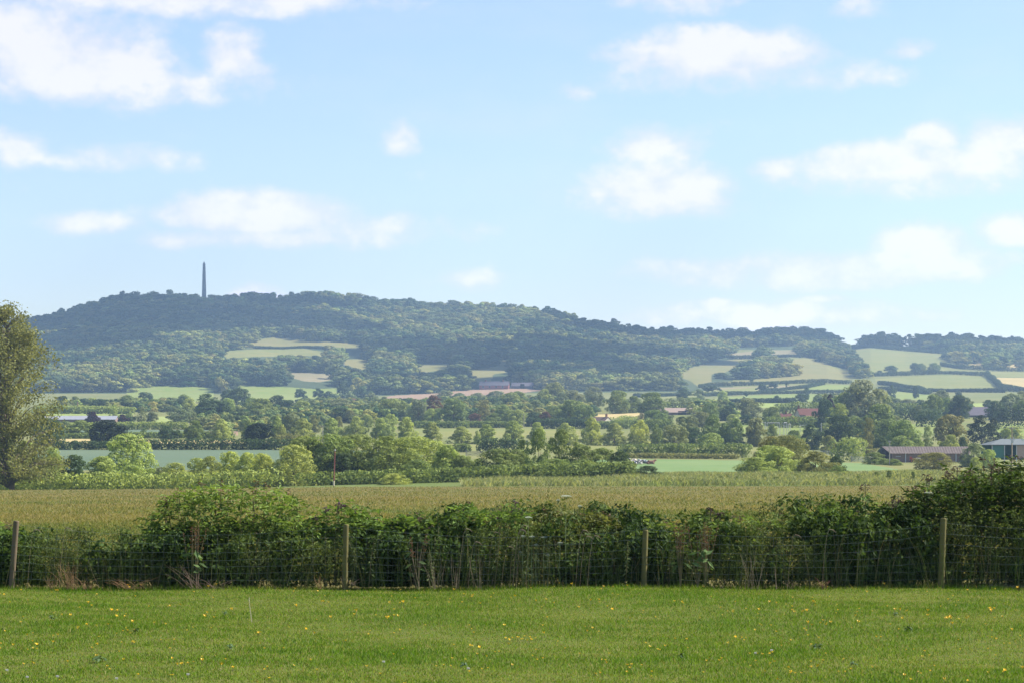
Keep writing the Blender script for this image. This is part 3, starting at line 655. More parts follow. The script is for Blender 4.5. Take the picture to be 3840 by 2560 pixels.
f 750 195 190 1800 W gy|far reddish stemmed tree behind the brown roofed shed
f 680 300 260 1500 O md|scrubby tree above the brown roofed farm shed
f 840 155 140 2150 X dk|far dark tree under the dull hillside field
f 950 140 160 2150 X dk|far dark bushy tree left of the pale lone tree
f 1060 215 150 1750 O lt|pale lone tree on the green field's hedge
f 1550 130 150 2200 X dk|far dark lone tree between two stripes of field
f 1350 230 70 1950 X dk|tiny hedge tree left of that dark lone tree
f 890 365 270 1150 O md|round green tree right of the brown roofed shed
f 1110 400 250 1180 O dk|dark tree between two round green ones above the dull limes
f 1390 305 370 1210 O gy|big grey green tree left of the small cottage
f 1350 515 180 1090 B dk|dark bush at the big grey tree's foot
f 1650 430 200 1080 O md|green tree above the left goal's crossbar
f 1180 510 180 1050 O lt|light low tree behind the dark based lime
f 760 480 280 1060 O ol|dull olive tree behind the grey tall one
h 540 258 290 1150 O md|rounded tree left one of the pair above the barn's trees
h 890 268 330 1160 O dk|dark tree right one of the pair above the barn's trees
h 370 395 170 1120 O gy|small dull tree left of the pair above the barn's trees
h 640 205 240 1500 O gy|pale tree showing behind the pair above the barn
h 720 300 230 1180 O md|tree squeezed between the pair above the barn
h 1330 340 240 1130 O dk|dark tree right of the slate roofed farm shed
h 1560 245 330 1140 O si|pale broad tree in the far right farm line
h 1690 215 250 1300 O gy|dim tree beyond the pale broad one
h 1440 420 220 1100 O dk|dark low tree joining the farm line's hedge
h 1680 330 240 1120 O md|green tree ending the farm line
h 1240 330 140 1400 O dk|small dark tree behind the slate roofed shed
h 60 310 180 1500 O gy|far pale tree line piece left, over the two bright strips
h 230 320 200 1500 O gy|far pale tree line piece right, over the two bright strips
h 320 150 80 2000 X dk|small tree on the hedge under the big pale hill field
h 20 140 120 1950 X dk|hedge tree right of the tallest valley tree
h 870 215 90 1900 X dk|tiny tree under the big pale field's lower hedge
D 870 643 100 2750 O dk|dark round oak on the hedge left of the pale pair
D 798 675 50 2740 X dk|small dark bush tree left of the round hedge oak
D 952 680 26 2720 X dk|tiny bush between the hedge oak and the pale pair
D 1030 625 76 2760 O dk|left dark one of the three trees on the hill hedge
D 1072 628 70 2790 O md|middle pale one of the three trees on the hill hedge
D 1158 625 86 2770 O md|right pale one of the three trees on the hill hedge
D 1110 668 40 2730 X dk|little bush under the three trees on the hill hedge
D 1420 684 26 2700 X dk|tiny bush on the right hill hedge
B 115 432 46 3080 X md|faint pale tree standing in the upper hill pasture
B 305 452 68 3060 X dk|dark tree standing in the upper hill pasture
B 445 476 34 3050 X dk|small tree at the upper hill pasture's right part
B 535 462 60 3050 X dk|dark tree at the upper hill pasture's right edge
C 1395 688 110 2560 O dk|dark bushy tree at the hill field's lower right corner
C 1670 755 76 2450 X dk|round dark tree above the striped fields, left of two
C 1600 720 30 2500 X dk|tiny tree on the hill field's lower edge
C 1160 795 110 2150 X dk|dark tree at the wooded slope's lower right toe
'''
def P3(zc, x, y): return S(zc, x, y)
EDGE = dict()
rng0 = np.random.default_rng(5); seen = set(); TREE_N = 0
for line in TREES.strip().split('\n'):
    head, lab = line.split('|'); zc, cx, top, w, Y, kd, col = head.split(); Y = float(Y)
    assert lab not in seen, lab
    seen.add(lab); assert 4 <= len(lab.split()) <= 16, lab
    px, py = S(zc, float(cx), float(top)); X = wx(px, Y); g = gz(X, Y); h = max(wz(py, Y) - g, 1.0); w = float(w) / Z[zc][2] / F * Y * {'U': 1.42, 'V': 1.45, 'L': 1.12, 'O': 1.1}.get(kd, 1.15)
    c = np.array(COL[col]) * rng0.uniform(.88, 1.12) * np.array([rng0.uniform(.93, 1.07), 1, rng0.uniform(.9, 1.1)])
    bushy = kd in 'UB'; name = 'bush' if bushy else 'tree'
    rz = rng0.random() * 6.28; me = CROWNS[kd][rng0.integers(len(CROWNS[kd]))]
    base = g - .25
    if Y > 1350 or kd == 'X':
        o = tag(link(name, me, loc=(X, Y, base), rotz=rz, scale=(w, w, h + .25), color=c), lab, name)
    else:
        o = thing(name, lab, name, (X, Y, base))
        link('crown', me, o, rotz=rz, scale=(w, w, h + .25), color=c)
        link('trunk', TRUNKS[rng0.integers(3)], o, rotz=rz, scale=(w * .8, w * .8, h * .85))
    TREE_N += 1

# the tall loose tree beside the frame's left edge
def tall_tree():
    Y = 348.; X = wx(20, Y); g = gz(X, Y); H = wz(1132, Y) - g; rng = np.random.default_rng(77)
    o = thing('tree', 'tall loose crowned tree with thin hanging foliage at the barley field edge', 'tree', (X, Y, g))
    tr = MB(); tr.tube([(.9, 0, -.3), (.8, .1, 3), (.3, 0, 8), (0, .1, 14), (.2, 0, H * .9)], [.42, .36, .28, .18, .05], 9)
    tips = []
    prof = lambda z: np.interp(z / H, [0.0, .1, .3, .5, .68, .8, .9, 1.], [7.4, 8.6, 8.2, 9.2, 8.4, 6.2, 3.6, .6])
    for k in range(250):
        z = H * rng.uniform(.06, .97); a = rng.random() * 6.28; r = prof(z) * rng.uniform(.5, 1.0); zs = max(z - r * .7, .6)
        e = np.array([r * math.cos(a), r * math.sin(a), z]); s = np.array([.3 * (1 - zs / H), 0, zs])
        mid = (s + e) / 2 + np.array([0, 0, .2 * r])
        tr.tube([s, mid, e], [.05 + .02 * r, .05, .015], 5, cap=False)
        for f in (.45, .65, .8, .9, 1.0): tips.append(((1 - f) ** 2 * s + 2 * f * (1 - f) * mid + f * f * e, .55 + .5 * f))
    tr.build('trunk', BARK, o)
    P, Nn, v = [], [], []
    for t, r in tips:
        n = 25; d = rng.normal(size=(n, 3)); p = t + d * r * np.array([.5, .5, .55]); P.append(p); Nn.append(d + rng.normal(size=d.shape)); v.append(np.clip(rng.normal(.5, .25, n), 0, 1))
    P = np.vstack(P); Nn = np.vstack(Nn); v = np.concatenate(v); P[:, 2] = np.maximum(P[:, 2], .1)
    s = rng.uniform(.11, .24, len(P)); V, Q = kites(P, Nn, s, s * .6, rng)
    link('crown', mesh('loose_crown', V, quads=Q, mats=[LEAF], attrs={'v': v}), o, color=(.20, .21, .07))
tall_tree()

# saplings on the grass verge beyond the barley
SAP = [('f', 565, 1335, 110, 'left most dark sapling of the verge, with a low side shoot'), ('f', 500, 1385, 70, 'tiny sapling beside the verge first dark one'), ('f', 1045, 1365, 80, 'left one of two close dark saplings on the verge'),
       ('f', 1108, 1335, 66, 'taller one of two close dark saplings on the verge'), ('f', 1590, 1285, 120, 'dark sapling at the isolated clump left foot'), ('g', 100, 1330, 150, 'leafy low sapling before the isolated clump'),
       ('g', 350, 1285, 120, 'upright dark sapling before the isolated clump middle'), ('g', 660, 1335, 120, 'rounded sapling right of the clump middle on the verge'), ('g', 745, 1360, 80, 'little sapling touching the rounded verge one'),
       ('g', 940, 1345, 160, 'wide thin sapling below the isolated clump right end'), ('g', 1150, 1305, 80, 'pale sapling on the verge near the grazing field corner'), ('g', 1390, 1255, 110, 'dark two topped sapling below the telegraph pole'),
       ('g', 1545, 1235, 90, 'tall thin sapling right of the two topped one'), ('g', 1655, 1295, 110, 'dim sapling at the verge right end by the elder'), ('f', 1240, 1375, 90, 'faint pale sapling between the dark pairs on the verge'), ('h', 290, 1250, 90, 'small sapling on the pinkish bank left of the barn bush')]
for zc, cx, top, w, lab in SAP:
    Y = 344. + rng0.uniform(-6, 10); px, py = S(zc, cx, top); X = wx(px, Y); g = gz(X, Y); h = max(wz(py, Y) - g, .7); w = w / 3.408 / F * Y
    o = thing('sapling', lab, 'sapling', (X, Y, g), group='saplings on the grass verge')
    link('crown', CROWNS['W'][rng0.integers(3)], o, loc=(0, 0, .05), rotz=rng0.random() * 6, scale=(w, w, h), color=np.array(COL['md']) * rng0.uniform(.7, 1.1))
    link('trunk', TRUNKS[0], o, scale=(.5, .5, h * .9))

# ---------------------------------------------------------------- hedges in the valley and on the hill
def hedge(lab, pts, Y, h, w, col, leaf=.5):
    """leafy strip: pts are photo pixels of its foot line; Y fixed distance or None to read it off the terrain"""
    P = []
    for zc, x, y in pts:
        px, py = S(zc, x, y); d = Y if Y else depth_at(px, py, 1400); P.append((wx(px, d), d))
    P = np.array(P); seg = np.linalg.norm(np.diff(P, axis=0), axis=1); T = np.concatenate([[0], np.cumsum(seg)]); Ltot = T[-1]
    rng = np.random.default_rng(abs(hash(lab)) % 99991 if False else len(lab) * 131 + int(Ltot))
    n_l = max(8, int(Ltot / (w * .27))); cen, rad = [], []
    for k in range(n_l):
        t = Ltot * (k + rng.random()) / n_l; x = np.interp(t, T, P[:, 0]); y = np.interp(t, T, P[:, 1])
        hh = h * (1 + .16 * math.sin(t * .05 + len(lab)) + rng.normal(0, .05)); r = w * .5 * rng.uniform(.85, 1.15)
        for lvl in (.35, .85): cen.append((x + rng.normal(0, .12) * w, y + rng.normal(0, .25) * w, hh * lvl)); rad.append((r, hh * .42))
    cen = np.array(cen); rad = np.array(rad); per = int(min(60, max(26, 9000 / len(cen))))
    i = np.repeat(np.arange(len(cen)), per); d = rng.normal(size=(len(i), 3)); d[:, 2] += .3; d /= np.linalg.norm(d, axis=1, keepdims=True)
    p = cen[i] + d * np.stack([rad[i, 0], rad[i, 0], rad[i, 1]], 1) * (1 - .3 * rng.random((len(i), 1)) ** 2)
    p[:, 2] = np.maximum(p[:, 2], 0) + ground_z(p[:, 0], p[:, 1]); o0 = np.array([P[0, 0], P[0, 1], gz(*P[0])])
    s = leaf * rng.uniform(.6, 1.3, len(p)); V, Q = kites(p - o0, d + rng.normal(size=d.shape) * .4, s, s * .65, rng)
    o = link('hedge', mesh('hedge', V, quads=Q, mats=[LEAF], attrs={'v': np.clip(rng.normal(.5, .22, len(p)), 0, 1)}), loc=o0, color=COL.get(col, col) if isinstance(col, str) else col)
    return tag(o, lab, 'hedge')
HG = (.055, .085, .032)
hedge('low continuous leafy hedge along the barley field far edge left of the sycamore', [('a', 0, 1465), ('b', 400, 1462), ('c', 300, 1450)], 364, 2.3, 2.6, 'lt', .2)
hedge('low dim undergrowth hedge at the foot of the thicket right of the red pole', [('c', 640, 1440), ('d', 0, 1420), ('e', 300, 1380), ('e', 1500, 1330)], 361, 1.8, 2.4, 'md', .2)
hedge('long dark hedge between the grey green crop and the pale strip', [('a', 700, 970), ('c', 560, 970)], 708, 2.1, 2.6, 'dk', .3)
hedge('pale topped grassy hedge right of the broad dark oak', [('c', 240, 940), ('c', 640, 940)], 735, 2.5, 2.6, 'ol', .3)
hedge('clipped hedge with brown top behind the clear standing limes', [('d', 380, 698), ('d', 1060, 698)], 1065, 2.6, 2.6, 'md', .35)
hedge('clipped hedge from the clear limes towards the garden', [('d', 1070, 698), ('d', 1704, 698)], 1068, 2.2, 2.6, 'md', .35)
hedge('dark brown topped hedge in front of the garden and bungalow', [('e', 360, 700), ('e', 1010, 705)], 1045, 3.2, 2.8, 'dk', .35)
hedge('hedge in front of the white bungalow running right', [('e', 1020, 690), ('f', 0, 690)], 1040, 2.6, 2.8, 'md', .35)
hedge('short thick hedge with a squared end beside the field gate', [('d', 1205, 998), ('d', 1700, 998)], 690, 2.6, 2.4, 'dk', .28)
hedge('low hedge left of the sandy field gap', [('d', 900, 1005), ('d', 1085, 1000)], 690, 2.0, 2.2, 'md', .28)
hedge('hedge with brown tufts behind the cow field, under the hawthorn', [('e', 1380, 1045), ('f', 700, 1055)], 655, 2.4, 2.4, 'md', .28)
hedge('hedge behind the cow field running into the isolated clump', [('f', 710, 1060), ('f', 1400, 1070)], 650, 2.5, 2.6, 'md', .28)
hedge('rough grass fringe hedge at the cow field top', [('e', 1450, 1085), ('f', 1250, 1105)], 632, .9, 2.4, 'ol', .22)
hedge('even hedge right of the bright lime by the bungalow', [('f', 40, 690), ('f', 420, 690)], 980, 3.6, 3, 'md', .35)
hedge('bright green vine row hedge below the purple trees', [('a', 600, 712), ('b', 740, 714)], 1020, 2.2, 2.2, 'lt', .3)
hedge('low grassy bank hedge under the grey fallow field', [('a', 600, 828), ('b', 1340, 838)], 830, 1.6, 2.4, 'md', .3)
hedge('dark leafy hedge between the football pitch and the houses', [('g', -30, 655), ('g', 760, 655)], 1035, 3.2, 4, 'md', .4)
hedge('hedge of bushy clumps left of the white field gate', [('g', 790, 1140), ('g', 1150, 1140)], 612, 4.2, 3, 'md', .3)
hedge('rounded clipped hedge below the slender olive tree', [('g', 970, 1020), ('g', 1190, 1020)], 680, 4.2, 4, 'lt', .3)
hedge('hedge above the yellow green barn tree', [('h', 300, 640), ('h', 620, 640)], 1030, 5.0, 4, 'dk', .4)
hedge('dark hedge under the far right farm trees', [('h', 1340, 630), ('h', 2000, 632)], 1010, 7.0, 5, 'ck', .4)
hedge('hedge between the two bright strips right of the tallest tree', [('h', 60, 480), ('h', 330, 480)], 1300, 4.5, 4, 'md', .5)
hedge('lower hedge under the two bright strips', [('h', 20, 550), ('h', 620, 545)], 1130, 3.6, 4, 'dk', .4)
hedge('hedge under the cottages hidden behind the small red roof', [('g', 130, 480), ('g', 620, 470)], 1260, 4.5, 5, 'md', .5)
hedge('hedge line behind the brown roofed farm shed', [('f', 340, 440), ('f', 640, 440)], 1400, 5, 5, 'gy', .5)
hedge('scrubby hedge beyond the tan field and bungalow', [('e', 1330, 600), ('e', 1704, 570)], 1120, 3.2, 6, 'lt', .4)
hedge('hedge at the left bright band behind the white shed', [('a', 420, 500), ('a', 1700, 500)], 1330, 3.0, 4, 'lt', .5)
for lab, pts, h in [
    ('top hedge along the right ridge field', [('D', 590, 527), ('D', 700, 530), ('D', 1000, 550), ('D', 1235, 572)], 7),
    ('hedge under the small brown ridge field', [('C', 1440, 602), ('C', 1640, 597), ('D', 60, 594), ('D', 290, 594)], 7),
    ('hedge along the foot of the dull hill field', [('C', 1260, 788), ('C', 1330, 781), ('C', 1640, 772), ('D', 210, 762), ('D', 430, 758), ('D', 610, 762)], 6),
    ('hedge with the dark oak and pale pair on it', [('D', 750, 715), ('D', 1000, 708), ('D', 1270, 700), ('D', 1500, 713)], 7),
    ('slanting hedge falling right from the big pale hill field', [('D', 1500, 713), ('D', 1550, 755), ('D', 1605, 808), ('D', 1900, 830)], 9),
    ('upper hedge right of the tallest valley tree', [('D', 790, 767), ('D', 880, 778), ('D', 1050, 800), ('D', 1130, 826)], 6),
    ('lower hedge right of the tallest valley tree', [('D', 790, 800), ('D', 920, 808), ('D', 1120, 832)], 5),
    ('middle hedge across the striped green fields', [('C', 1300, 845), ('C', 1640, 830), ('D', 330, 826), ('D', 600, 826)], 5),
    ('lower hedge across the striped green fields', [('C', 1400, 888), ('C', 1742, 888), ('D', 250, 888)], 5),
    ('hedge below the big pale hill field', [('D', 1120, 815), ('D', 1620, 820)], 6),
    ('hedge between the ridge field and the tan field', [('D', 1200, 648), ('D', 1350, 668), ('D', 1500, 678), ('D', 1742, 684)], 8),
    ('hedge from the wooded toe to the green stripes', [('C', 830, 852), ('C', 1110, 842)], 5),
    ('diagonal hedge across the striped fields', [('D', 20, 815), ('D', 140, 808), ('D', 330, 790), ('D', 430, 768)], 5),
    ('thin hedge across the upper hill pasture', [('B', 0, 534), ('B', 330, 530), ('B', 500, 545)], 5),
]: hedge(lab, pts, None, h * .48, 3.6, HG, .5)

# ---------------------------------------------------------------- woodland over the hill
VALLEY_MASS = [[S(*p) for p in q] for q in (
    [('b', 860, 520), ('b', 1704, 500), ('c', 0, 480), ('c', 900, 490), ('c', 900, 690), ('c', 0, 760), ('b', 1350, 740), ('b', 900, 700)],
    [('c', 750, 400), ('d', 300, 420), ('d', 300, 600), ('c', 1300, 640), ('c', 750, 600)],
    [('d', 280, 430), ('d', 1704, 330), ('e', 1000, 330), ('e', 1000, 560), ('d', 1704, 590), ('d', 300, 590)],
    [('a', 700, 440), ('b', 700, 420), ('b', 700, 490), ('a', 700, 490)],
    [('g', 640, 330), ('g', 1560, 330), ('g', 1600, 600), ('g', 1704, 900), ('g', 1160, 900), ('g', 760, 880), ('g', 640, 560)],
    [('f', 640, 440), ('f', 1190, 440), ('f', 1180, 590), ('f', 640, 560)],
    [('h', 330, 470), ('h', 1000, 470), ('h', 1000, 555), ('h', 330, 540)])]
def woodland(label, y0, y1, sp, valley, seed):
    rng = np.random.default_rng(seed)
    Ys = np.arange(y0, y1, sp); pts = []
    for Y in Ys:
        xs = np.arange(-.27 * Y, .27 * Y, sp); pts.append(np.stack([xs + rng.uniform(-.42, .42, len(xs)) * sp + (rng.random() * sp), Y + rng.uniform(-.42, .42, len(xs)) * sp], 1))
    pts = np.vstack(pts); z = ground_z(pts[:, 0], pts[:, 1]); px = 1920 + pts[:, 0] / pts[:, 1] * F; py = HZ - (z - EYE) / pts[:, 1] * F
    keep = np.zeros(len(pts), bool)
    left = px < np.interp(py, [1250, 1330, 1400, 1420, 1450, 1480], [2740, 2740, 2510, 2570, 2600, 2620])
    keep |= left & (py < 1478)
    ridge = (py < np.interp(px, [2400, 2720, 2840, 3000, 3160, 3260, 3480, 3560, 3840, 5000], [1300, 1308, 1300, 1296, 1298, 1300, 1308, 1318, 1322, 1340])) & (py < 1480)
    keep |= ridge
    for q in WOOD_RIGHT: keep |= inside(px, py, q)
    gap = (px > 3152) & (px < 3166) & (pts[:, 1] > 3400); keep &= ~gap
    top = 13.0 / pts[:, 1] * F
    for hole in WOOD_HOLES:
        for f in (0, .3, .6, .9): keep &= ~inside(px, py - top * f, hole)
    if valley:
        keep[:] = False
        for q in VALLEY_MASS: keep |= inside(px, py, q)
    keep &= ~((px > 1770) & (px < 1930) & (py > 1420) & (py < 1462))
    keep &= ~((px > 745) & (px < 790) & (pts[:, 1] > 3560))
    pts, z, px, py = pts[keep], z[keep], px[keep], py[keep]; n = len(pts)
    # species patches, big and small
    f = np.sin(pts[:, 0] * .013 + 1) * np.sin(pts[:, 1] * .011) + .6 * np.sin(pts[:, 0] * .031 + pts[:, 1] * .023 + 2) + rng.normal(0, .75, n)
    cA, cB, cC = np.array([.05, .09, .028]), np.array([.26, .285, .07]), np.array([.042, .082, .028])
    t = np.clip(.5 + f * .3, 0, 1)[:, None]; col = cC + (cB - cC) * t; col = np.where(rng.random((n, 1)) < .1, cA, col) * rng.uniform(.7, 1.3, (n, 1)) * rng.uniform([.85, .95, .8], [1.2, 1.05, 1.2], (n, 3))
    w = rng.uniform(15, 27, n) * np.where(rng.random(n) < .12, 1.25, 1); h = rng.uniform(8.5, 16, n)
    if valley: w, h, col = w * .36, h * .46, col * 1.25
    far = pts[:, 1] > 3500; h = np.where(far, h * rng.choice([.85, 1., 1.1, 1.25], n), h)
    me = bpy.data.meshes.new('woodland_points'); me.vertices.add(n); me.vertices.foreach_set('co', np.stack([pts[:, 0], pts[:, 1], z - .8], 1).astype(np.float32).ravel())
    a = me.attributes.new('tint', 'FLOAT_COLOR', 'POINT'); a.data.foreach_set('color', np.hstack([col, np.ones((n, 1))]).astype(np.float32).ravel())
    a = me.attributes.new('size', 'FLOAT_VECTOR', 'POINT'); a.data.foreach_set('vector', np.stack([w, w, h], 1).astype(np.float32).ravel())
    a = me.attributes.new('turn', 'FLOAT_VECTOR', 'POINT'); a.data.foreach_set('vector', np.stack([0 * w, 0 * w, rng.random(n) * 6.28], 1).astype(np.float32).ravel())
    a = me.attributes.new('pick', 'INT', 'POINT'); a.data.foreach_set('value', rng.integers(0, 6, n).astype(np.int32))
    src = bpy.data.collections.new('woodland_crowns')
    for i in range(6):
        cm = crown_mesh('wood_crown', 'oak', 20, 70, .050, 400 + i, .16); cm.materials.clear(); cm.materials.append(LEAF_I)
        src.objects.link(bpy.data.objects.new('wood_crown', cm))
    ng = bpy.data.node_groups.new('scatter_crowns', 'GeometryNodeTree')
    ng.interface.new_socket('Geometry', in_out='INPUT', socket_type='NodeSocketGeometry'); ng.interface.new_socket('Geometry', in_out='OUTPUT', socket_type='NodeSocketGeometry')
    gi, go = ng.nodes.new('NodeGroupInput'), ng.nodes.new('NodeGroupOutput'); ip = ng.nodes.new('GeometryNodeInstanceOnPoints'); ci = ng.nodes.new('GeometryNodeCollectionInfo')
    ci.inputs[0].default_value = src; ci.inputs[1].default_value = True; ci.inputs[2].default_value = True
    def attr(nm, ty): q = ng.nodes.new('GeometryNodeInputNamedAttribute'); q.data_type = ty; q.inputs[0].default_value = nm; return [o for o in q.outputs if o.enabled][0]
    L = ng.links.new; L(gi.outputs[0], ip.inputs['Points']); L(ci.outputs[0], ip.inputs['Instance']); ip.inputs['Pick Instance'].default_value = True
    L(attr('pick', 'INT'), ip.inputs['Instance Index']); L(attr('turn', 'FLOAT_VECTOR'), ip.inputs['Rotation']); L(attr('size', 'FLOAT_VECTOR'), ip.inputs['Scale']); L(ip.outputs[0], go.inputs[0])
    o = link('woodland', me); md = o.modifiers.new('crowns', 'NODES'); md.node_group = ng
    stuff(o, label, 'woodland')
    print('woodland crowns', n)
woodland('dense dark mixed woodland covering the long hill and its ridge', 2290, 3660, 11.5, False, 21)
woodland('trees and scrub merging into one mass along the valley floor', 720, 1800, 8.0, True, 22)

# ---------------------------------------------------------------- buildings
WHITE = mat('white_paint', (.46, .46, .45), .7, (2, (.38, .38, .37), 2), spec=.15); CREAM = mat('cream_render', (.46, .43, .34), .9, (2, (.38, .355, .28), 2), spec=.1)
TILE_R = mat('red_tile', (.145, .062, .05), .9, (3, (.11, .055, .045), 3), spec=.1); TILE_B = mat('brown_tile', (.11, .075, .062), .9, (3, (.15, .105, .09), 3), spec=.1)
SLATE = mat('slate', (.10, .088, .105), .9, (2, (.14, .125, .145), 3), spec=.08); BRICK = mat('brick', (.19, .085, .055), .9, (6, (.23, .12, .085), 3))
PINK = mat('pink_render', (.34, .14, .125), .9, (1.5, (.29, .125, .11), 2)); DARK = mat('dark_opening', (.012, .013, .013), .9); GLASS = mat('window_glass', (.03, .04, .05), .15, spec=.6)
BOARD = mat('weathered_boards', (.17, .115, .095), .9, (4, (.24, .17, .14), 2.5)); ASB = mat('fibre_roof', (.105, .085, .078), .95, (1.2, (.15, .125, .115), 2.5), spec=.08)
GREENS = mat('green_sheeting', (.035, .14, .115), .55, (1, (.05, .17, .14), 2)); GREYR = mat('grey_sheeting', (.11, .13, .135), .8, (1.5, (.15, .165, .165), 2), spec=.1)
STEEL = mat('galvanised_steel', (.40, .42, .43), .45, (3, (.52, .53, .54), 2), metal=.5); TIMBER = mat('grey_timber', (.28, .25, .21), .9, (8, (.36, .33, .28), 2))
ROOFW = mat('white_sheeting', (.27, .28, .30), .7, (.6, (.22, .23, .25), 2), spec=.1); STONE = mat('grey_stone', (.16, .165, .17), .9, (.35, (.21, .21, .205), 2))
REDP = mat('red_paint', (.42, .07, .035), .5, (2, (.33, .06, .03), 2)); BLACK = mat('black_rubber', (.02, .02, .02), .8)

def gabled(name, lab, cat, X, Y, zb, rz, L, W, hw, hr, wall, roof, over=.35, thick=.18, eave=None):
    """house: long axis local x; returns the thing with wall and roof parts"""
    o = thing(name, lab, cat, (X, Y, zb), rz)
    m = MB(); a, b = L / 2, W / 2
    m.poly([(-a, -b, -.6), (a, -b, -.6), (a, b, -.6), (-a, b, -.6), (-a, -b, hw), (a, -b, hw), (a, b, hw), (-a, b, hw), (-a, 0, hr), (a, 0, hr)],
           [[0, 1, 5, 4], [2, 3, 7, 6], [1, 2, 6, 9, 5], [3, 0, 4, 8, 7], [4, 5, 9, 8], [6, 7, 8, 9]])
    m.build('wall', wall, o)
    r = MB(); s = (hr - hw) / b; oy = over; A = a + over * .6
    for sg in (-1, 1):
        e = (sg * (b + oy), hw - s * oy)
        r.poly([(-A, e[0], e[1] + .03), (A, e[0], e[1] + .03), (A, 0, hr + .03), (-A, 0, hr + .03), (-A, e[0], e[1] + .03 + thick), (A, e[0], e[1] + .03 + thick), (A, 0, hr + .03 + thick), (-A, 0, hr + .03 + thick)],
               [[0, 1, 2, 3], [4, 7, 6, 5], [0, 4, 5, 1], [1, 5, 6, 2], [3, 2, 6, 7], [0, 3, 7, 4]])
    ro = r.build('roof', roof, o)
    return o, ro
def window(o, x, y, z, w, h, face=-1, axis='y', frame=WHITE):
    m = MB(); t = .08
    d = (lambda c, s: (c, s)) 
    def bx(cx, cz, sx, sz, dep, mm=0):
        if axis == 'y': m.box((cx, y + face * dep, cz), (sx, .1, sz), mm)
        else: m.box((x + face * dep, cx, cz), (.1, sx, sz), mm)
    c0 = x if axis == 'y' else y
    for sx in (-1, 1): bx(c0 + sx * w / 2, z, t, h + t, .04)
    for sz in (-1, 1): bx(c0, z + sz * h / 2, w - t, t, .04)
    bx(c0, z, t * .7, h - t, .03)
    f = m.build('window', frame, o); m2 = MB()
    m, mm = m2, m
    if axis == 'y': m2.box((x, y + face * .0, z), (w - t, .06, h - t))
    else: m2.box((x + face * .0, y, z), (.06, w - t, h - t))
    m2.build('pane', GLASS, f)
def chimney(ro, x, y, z, h=1.2, w=.7, mt=None):
    m = MB(); m.box((x, y, z), (w, w, h)); m.box((x, y, z + h / 2 + .08), (w * 1.2, w * 1.2, .16)); m.tube([(x, y, z + h / 2 + .15), (x, y, z + h / 2 + .5)], .13, 8); m.build('chimney', mt or BRICK, ro)
def site(zc, x, y, Y): px, py = S(zc, x, y); X = wx(px, Y); return X, Y, gz(X, Y), px, py

# white bungalow among the limes
X, Y, g, *_ = site('e', 1150, 630, 1082); zt = wz(S('e', 0, 556)[1], 1082); k = 1082 / F / 3.408
o, ro = gabled('bungalow', 'white bungalow with brown roof and sunlit gable standing behind the limes', 'house', X - 1.0, Y, g, R(-38), 9.0, 6.4, zt - g - 1.9, zt - g, CREAM, TILE_B, .3)
chimney(ro, 3.6, 0, zt - g + .55); window(o, -1.5, -3.2, 1.6, 1.2, 1.0); window(o, 1.6, -3.2, 1.6, 1.2, 1.0); window(o, 4.5, .4, 1.5, 1.1, 1.0, 1, 'x')
m = MB(); m.box((-.1, -3.24, 1.0), (.95, .1, 2.0)); m.build('door', TILE_B, o)
# red roofed house and its small neighbour
X, Y, g, *_ = site('g', 490, 570, 1090); zt = wz(S('g', 0, 447)[1], 1090)
o, ro = gabled('house', 'red tiled farmhouse with ivy dark gable and chimney beside the copper tinged tree', 'house', X + .6, Y, g, R(14), 9.6, 6.5, zt - g - 2.6, zt - g, CREAM, TILE_R)
chimney(ro, -4.2, 0, zt - g + .5)
m = MB(); b0, hw = 3.25, zt - g - 2.6
m.poly([(-2.2, -5.6, -.5), (3.0, -5.6, -.5), (3.0, -3.25, -.5), (-2.2, -3.25, -.5), (-2.2, -5.6, hw - 1.2), (3.0, -5.6, hw - 1.2), (3.0, -3.25, hw - 1.2), (-2.2, -3.25, hw - 1.2)], [[0, 1, 5, 4], [1, 2, 6, 5], [3, 0, 4, 7], [4, 5, 6, 7]]); m.build('porch', BRICK, o)
m = MB(); m.poly([(-2.5, -5.9, hw - 1.3), (3.3, -5.9, hw - 1.3), (3.3, -3.3, hw - .15), (-2.5, -3.3, hw - .15), (-2.5, -5.9, hw - 1.1), (3.3, -5.9, hw - 1.1), (3.3, -3.3, hw + .05), (-2.5, -3.3, hw + .05)], [[0, 1, 5, 4], [4, 5, 6, 7], [1, 2, 6, 5], [3, 0, 4, 7], [0, 3, 2, 1]]); m.build('porch_roof', TILE_R, o)
window(o, 3.9, -3.25, 2.0, 1.1, 1.1)
X, Y, g, *_ = site('g', 225, 572, 1085); zt = wz(S('g', 0, 512)[1], 1085)
o, ro = gabled('cottage', 'small low cottage with red hipped looking roof and brick chimney', 'house', X, Y, g, R(8), 4.6, 4.2, zt - g - 1.8, zt - g, CREAM, TILE_R); chimney(ro, .2, 0, zt - g + .4, 1.0, .6); window(o, 0, -2.1, 1.6, 1, .9)
X, Y, g, *_ = site('g', 350, 572, 1075)
o, ro = gabled('shed', 'tiny orange roofed shed between the two red tiled houses', 'shed', X, Y, g, R(5), 2.6, 2.2, 2.7, 3.5, BRICK, mat('orange_tile', (.24, .085, .05), .9, (3, (.2, .075, .045), 2)), .15); m = MB(); m.box((0, -1.13, 1.5), (.8, .06, 1.9)); m.build('door', BOARD, o)
X, Y, g, px, py = site('g', 610, 585, 1070)
m = MB(); w_ = 95 * 1070 / F / 3.408
for i in range(9): m.box((-w_ / 2 + i * w_ / 8, 0, 1.4), (.14, .14, 3.4))
m.box((0, -.1, 2.6), (w_, .06, .9)); m.box((0, -.1, 1.5), (w_, .06, .8))
f_ = m.build('board_fence', WHITE, loc=(X, Y, g)); tag(f_, 'white board fence in front of the red tiled farmhouse', 'fence')
